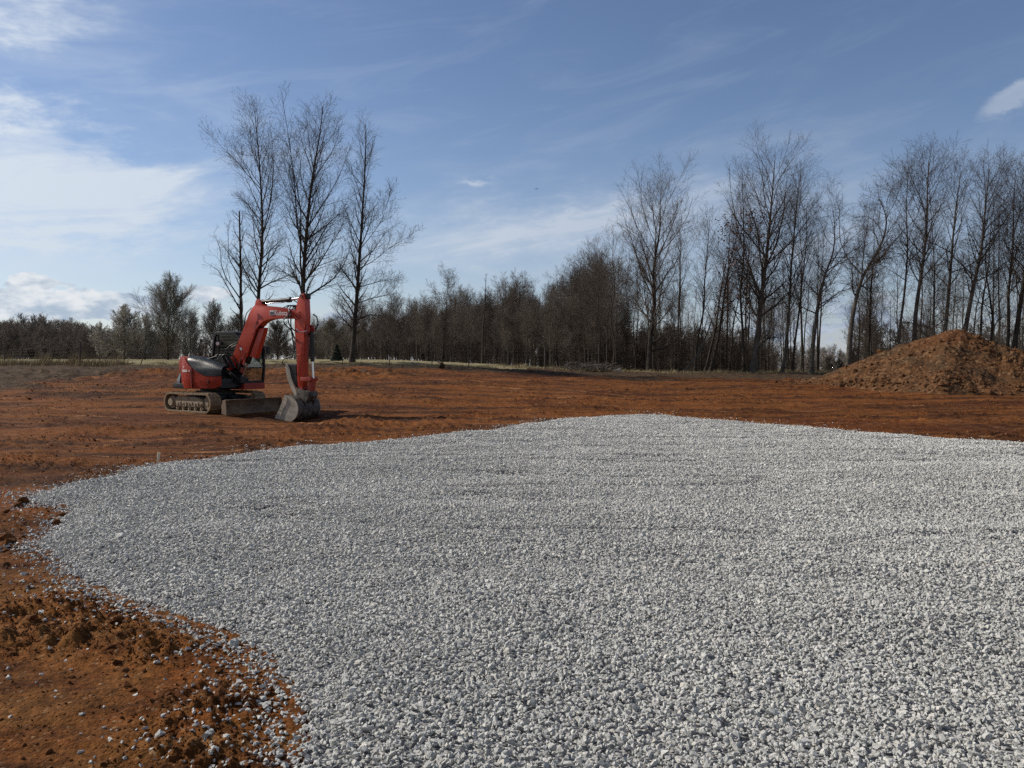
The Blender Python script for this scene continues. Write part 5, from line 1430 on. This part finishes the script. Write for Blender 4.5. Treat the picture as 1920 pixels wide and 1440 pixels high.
# boom cylinder and its red guard
bm = bmesh.new(); prism(bm, [(1.54, 1.76), (1.95, 2.64), (2.17, 2.66), (2.12, 2.52), (1.78, 1.70)], -.07, .11, .012); obm('cylinder_guard', bm, M_RED, boom, smooth_ang=30)
bm = bmesh.new(); rod(bm, (1.38, .02, 1.55), (1.95, .02, 2.70), .075, seg=20); cyl = obm('boom_cylinder', bm, M_BLK, smooth_ang=40)
bm = bmesh.new(); rod(bm, (1.08, .02, 1.00), (1.40, .02, 1.60), .036, seg=16); obm('piston_rod', bm, M_CHROME, cyl, smooth_ang=40)
bm = bmesh.new(); prism(bm, [(1.28, 1.50), (1.42, 1.88), (1.47, 1.86), (1.36, 1.48)], -.13, -.09, .004); prism(bm, [(1.16, 1.28), (1.22, 1.42), (1.30, 1.40), (1.26, 1.24)], -.13, -.05, .01); obm('bracket', bm, M_RED_D, cyl)

# --- arm
ARM = [(3.66, 3.66), (3.55, 3.52), (3.44, 3.16), (3.40, 2.95), (3.41, 2.48), (3.47, 1.90), (3.48, 1.08), (3.52, .80), (3.58, .72), (3.64, .72), (3.68, .80), (3.71, 1.10), (3.76, 2.40), (3.80, 2.70), (3.82, 2.95), (3.80, 3.45), (3.76, 3.66)]
bm = bmesh.new(); prism(bm, ARM, -.12, .12, .012)
arm = obm('arm', bm, M_RED, smooth_ang=28)
bm = bmesh.new()
rod(bm, (3.52, -.15, 2.99), (3.52, .19, 2.99), .095, seg=20); rod(bm, (3.68, -.15, 3.58), (3.68, .19, 3.58), .06, seg=16); rod(bm, (3.64, -.15, .78), (3.64, .19, .78), .065, seg=16)
prism(bm, [(3.75, 2.74), (3.90, 2.70), (3.97, 2.56), (3.93, 2.48), (3.84, 2.44), (3.77, 2.36)], -.10, -.06, .004); prism(bm, [(3.75, 2.74), (3.90, 2.70), (3.97, 2.56), (3.93, 2.48), (3.84, 2.44), (3.77, 2.36)], .10, .14, .004)
box(bm, 3.42, 3.50, -.135, -.115, 2.22, 2.30, .01); rod(bm, (3.50, -.16, 1.80), (3.62, -.16, 1.80), .016, seg=8)
obm('boss', bm, M_RED_D, arm, smooth_ang=30)
bm = bmesh.new(); box(bm, 3.70, 3.845, -.07, .11, 3.50, 3.67, .01); obm('top_opening', bm, M_BLK, arm)
bm = bmesh.new(); rod(bm, (1.95, .02, 3.46), (3.10, .02, 3.50), .068, seg=20); rod(bm, (3.02, .02, 3.497), (3.14, .02, 3.502), .082, seg=20); ac = obm('arm_cylinder', bm, M_BLK, smooth_ang=40)
bm = bmesh.new(); rod(bm, (3.12, .02, 3.50), (3.68, .02, 3.56), .034, seg=16); obm('piston_rod', bm, M_CHROME, ac, smooth_ang=40)
hose('hose', [(2.2, -.04, 3.40), (2.5, -.06, 3.42), (2.9, -.06, 3.41), (3.0, 0, 3.45)], .012, ac, M_CHROME)
bm = bmesh.new(); rod(bm, (3.92, .02, 2.52), (3.955, .02, 1.60), .062, seg=20); bc = obm('bucket_cylinder', bm, M_BLK, smooth_ang=40)
bm = bmesh.new(); rod(bm, (3.955, .02, 1.62), (3.985, .02, 1.08), .036, seg=16); obm('piston_rod', bm, M_CHROME, bc, smooth_ang=40)

# --- linkage and quick hitch
bm = bmesh.new()
for yy in (-.13, .13):
    prism(bm, [(3.60, 1.02), (3.62, 1.13), (3.98, 1.14), (4.03, 1.06), (3.98, .99)], yy, yy + .035, .004)
rod(bm, (3.98, -.16, 1.07), (3.98, .20, 1.07), .045, seg=16)
prism(bm, [(3.92, 1.10), (4.02, 1.10), (3.98, .78), (3.93, .62), (3.82, .62), (3.84, .80)], -.08, .12, .012)
obm('bucket_link', bm, M_RED_D, smooth_ang=30)
bm = bmesh.new(); prism(bm, [(3.52, .86), (3.56, .66), (3.50, .52), (3.56, .40), (3.90, .42), (4.02, .56), (3.98, .70), (3.84, .74), (3.72, .62)], -.14, .18, .02)
rod(bm, (3.60, -.20, .60), (3.60, .24, .60), .05, seg=14); rod(bm, (3.92, -.20, .58), (3.92, .24, .58), .045, seg=14)
obm('quick_hitch', bm, M_BUCKET_D, smooth_ang=30)

# --- bucket: curved shell, two side plates, cutting edge, teeth
BW = 0.50
curve = [(2.98, -.155), (3.20, -.205), (3.42, -.225), (3.60, -.19), (3.74, -.10), (3.83, .04), (3.86, .20), (3.82, .36), (3.72, .48), (3.58, .54), (3.44, .56), (3.36, .60)]
cur = resample([(x, 0, z) for x, z in curve], 30)[:, [0, 2]]
bm = bmesh.new()
for k in range(29):
    a, b = cur[k], cur[k + 1]
    vs = [bm.verts.new((a[0], -BW, a[1])), bm.verts.new((b[0], -BW, b[1])), bm.verts.new((b[0], BW, b[1])), bm.verts.new((a[0], BW, a[1]))]; bm.faces.new(vs)
bmesh.ops.remove_doubles(bm, verts=bm.verts, dist=.001); bmesh.ops.recalc_face_normals(bm, faces=bm.faces); bmesh.ops.solidify(bm, geom=bm.faces[:], thickness=.022)
prism(bm, [(3.25, -.24), (3.44, -.258), (3.62, -.222), (3.77, -.12), (3.86, .03), (3.84, .04), (3.74, -.09), (3.60, -.18), (3.42, -.215), (3.25, -.2)], -.30, -.24); prism(bm, [(3.25, -.24), (3.44, -.258), (3.62, -.222), (3.77, -.12), (3.86, .03), (3.84, .04), (3.74, -.09), (3.60, -.18), (3.42, -.215), (3.25, -.2)], .24, .30)
prism(bm, [(3.52, .53), (3.50, .74), (3.62, .78), (3.95, .70), (4.00, .60), (3.86, .36), (3.84, .22), (3.78, .42)], -.20, -.165, .004); prism(bm, [(3.52, .53), (3.50, .74), (3.62, .78), (3.95, .70), (4.00, .60), (3.86, .36), (3.84, .22), (3.78, .42)], .185, .22, .004)
bucket = obm('bucket', bm, M_BUCKET_D, smooth_ang=35)
side = [(2.98, -.155)] + [tuple(p) for p in cur[2:]] + [(3.30, .50), (3.24, .34), (3.14, .14), (3.02, -.02)]
for sy in (-1, 1):
    bm = bmesh.new(); prism(bm, side, sy * BW, sy * (BW + .022)); 
    prism(bm, [(3.36, .60), (3.46, .50), (3.44, .38), (3.34, .24), (3.24, .08), (3.18, -.10), (3.20, -.205), (2.95, -.15), (3.00, -.03), (3.13, .14), (3.24, .36)], sy * (BW + .02), sy * (BW + .038), .003)
    for q in range(5): rod(bm, (3.05 + .05 * q, sy * (BW + .03), -.05 + .10 * q), (3.05 + .05 * q, sy * (BW + .05), -.05 + .10 * q), .012, seg=8)
    obm('side_plate', bm, M_BUCKET, bucket)
bm = bmesh.new(); prism(bm, [(2.88, -.165), (2.90, -.14), (3.06, -.145), (3.06, -.195)], -BW, BW); obm('cutting_edge', bm, M_BUCKET, bucket)
for q in range(5):
    yy = -BW + .05 + q * (2 * BW - .10) / 4
    bm = bmesh.new(); prism(bm, [(2.74, -.165), (2.78, -.135), (2.94, -.110), (2.98, -.19), (2.90, -.20), (2.80, -.19)], yy - .045, yy + .045, .012); obm('tooth', bm, M_BUCKET if q else M_WHITE, bucket)
# --- thumb hanging behind the arm
TH_ = [(3.02, 1.50), (3.10, 1.54), (3.20, 1.36), (3.25, 1.12), (3.36, .86), (3.46, .70), (3.60, .52), (3.74, .34), (3.66, .32), (3.46, .48), (3.32, .66), (3.24, .80), (3.12, 1.04), (3.06, 1.28)]
bm = bmesh.new()
for yy in (-.13, .13): prism(bm, TH_, yy, yy + .03, .003)
thumb = obm('thumb', bm, M_BUCKET, smooth_ang=35)
bm = bmesh.new(); prism(bm, [(3.09, 1.52), (3.44, 1.50), (3.46, .86), (3.40, .82), (3.26, 1.10), (3.20, 1.36)], -.11, .13, .01); obm('thumb_plate', bm, M_BLK, thumb)
bm = bmesh.new(); rod(bm, (3.36, .02, 2.36), (3.40, .02, 1.80), .05); rod(bm, (3.40, .02, 1.80), (3.38, .02, 1.40), .028); obm('thumb_cylinder', bm, M_BLK, thumb, smooth_ang=40)

# --- hoses
def H_(*p, r=.017, m=None): hose('hose', p, r, None, m)
H_((1.74, -.17, 3.28), (1.55, -.19, 3.12), (1.45, -.19, 2.80), (1.40, -.18, 2.68), r=.014)
H_((1.05, -.15, 2.12), (.90, -.20, 2.04), (.78, -.22, 1.92), (.62, -.20, 1.60), r=.014); H_((1.10, -.145, 2.20), (.92, -.22, 2.12), (.74, -.24, 2.00), (.56, -.22, 1.62), r=.014)
H_((3.28, -.16, 3.16), (3.36, -.22, 3.05), (3.34, -.22, 2.75), (3.36, -.20, 2.45), (3.38, -.17, 2.2), r=.020)
H_((3.20, -.14, 3.20), (3.30, -.22, 3.14), (3.24, -.24, 2.90), (3.30, -.24, 2.72), (3.42, -.2, 2.56), (3.6, -.18, 2.50), r=.020)
H_((3.30, -.16, 3.0), (3.12, -.26, 2.93), (3.10, -.28, 2.80), (3.22, -.26, 2.68), (3.38, -.2, 2.52), (3.42, -.15, 2.3), r=.020)
H_((3.38, -.17, 2.2), (3.42, -.17, 1.95), (3.36, -.18, 1.78), (3.12, -.2, 1.72), (2.96, -.2, 1.62), (2.98, -.16, 1.50), (3.12, -.1, 1.46), r=.014)
H_((3.84, .2, 3.05), (3.95, .24, 2.98), (4.0, .25, 2.78), (3.96, .22, 2.62), (3.92, .18, 2.55), r=.020)
H_((3.5, -.15, 2.60), (3.62, -.18, 2.50), (3.78, -.16, 2.50), (3.86, -.1, 2.54), r=.012, m=M_CHROME)
H_((3.86, -.10, 2.5), (3.92, -.14, 2.3), (3.93, -.14, 1.95), (3.90, -.10, 1.62), r=.012); H_((3.2, .0, 3.22), (3.4, 0, 3.24), (3.5, 0, 3.2), (3.6, -.14, 3.1), r=.02)
for k in range(5): H_((2.9 + .09 * k, -.02 + .03 * k, 3.27 - .01 * k), (3.05 + .08 * k, .0, 3.33), (3.25 + .05 * k, .02, 3.30), (3.38 + .02 * k, -.05 + .03 * k, 3.10), r=.017)
for k in range(2, 4): H_((.7, -.2 + .12 * k, 1.55), (.62, -.3 + .1 * k, 1.35), (.72, -.28 + .1 * k, 1.1), (.85, -.2 + .1 * k, .98), r=.02)
H_((1.30, -.18, 1.72), (1.24, -.2, 1.5), (1.18, -.2, 1.3), (1.05, -.18, 1.2), r=.016)
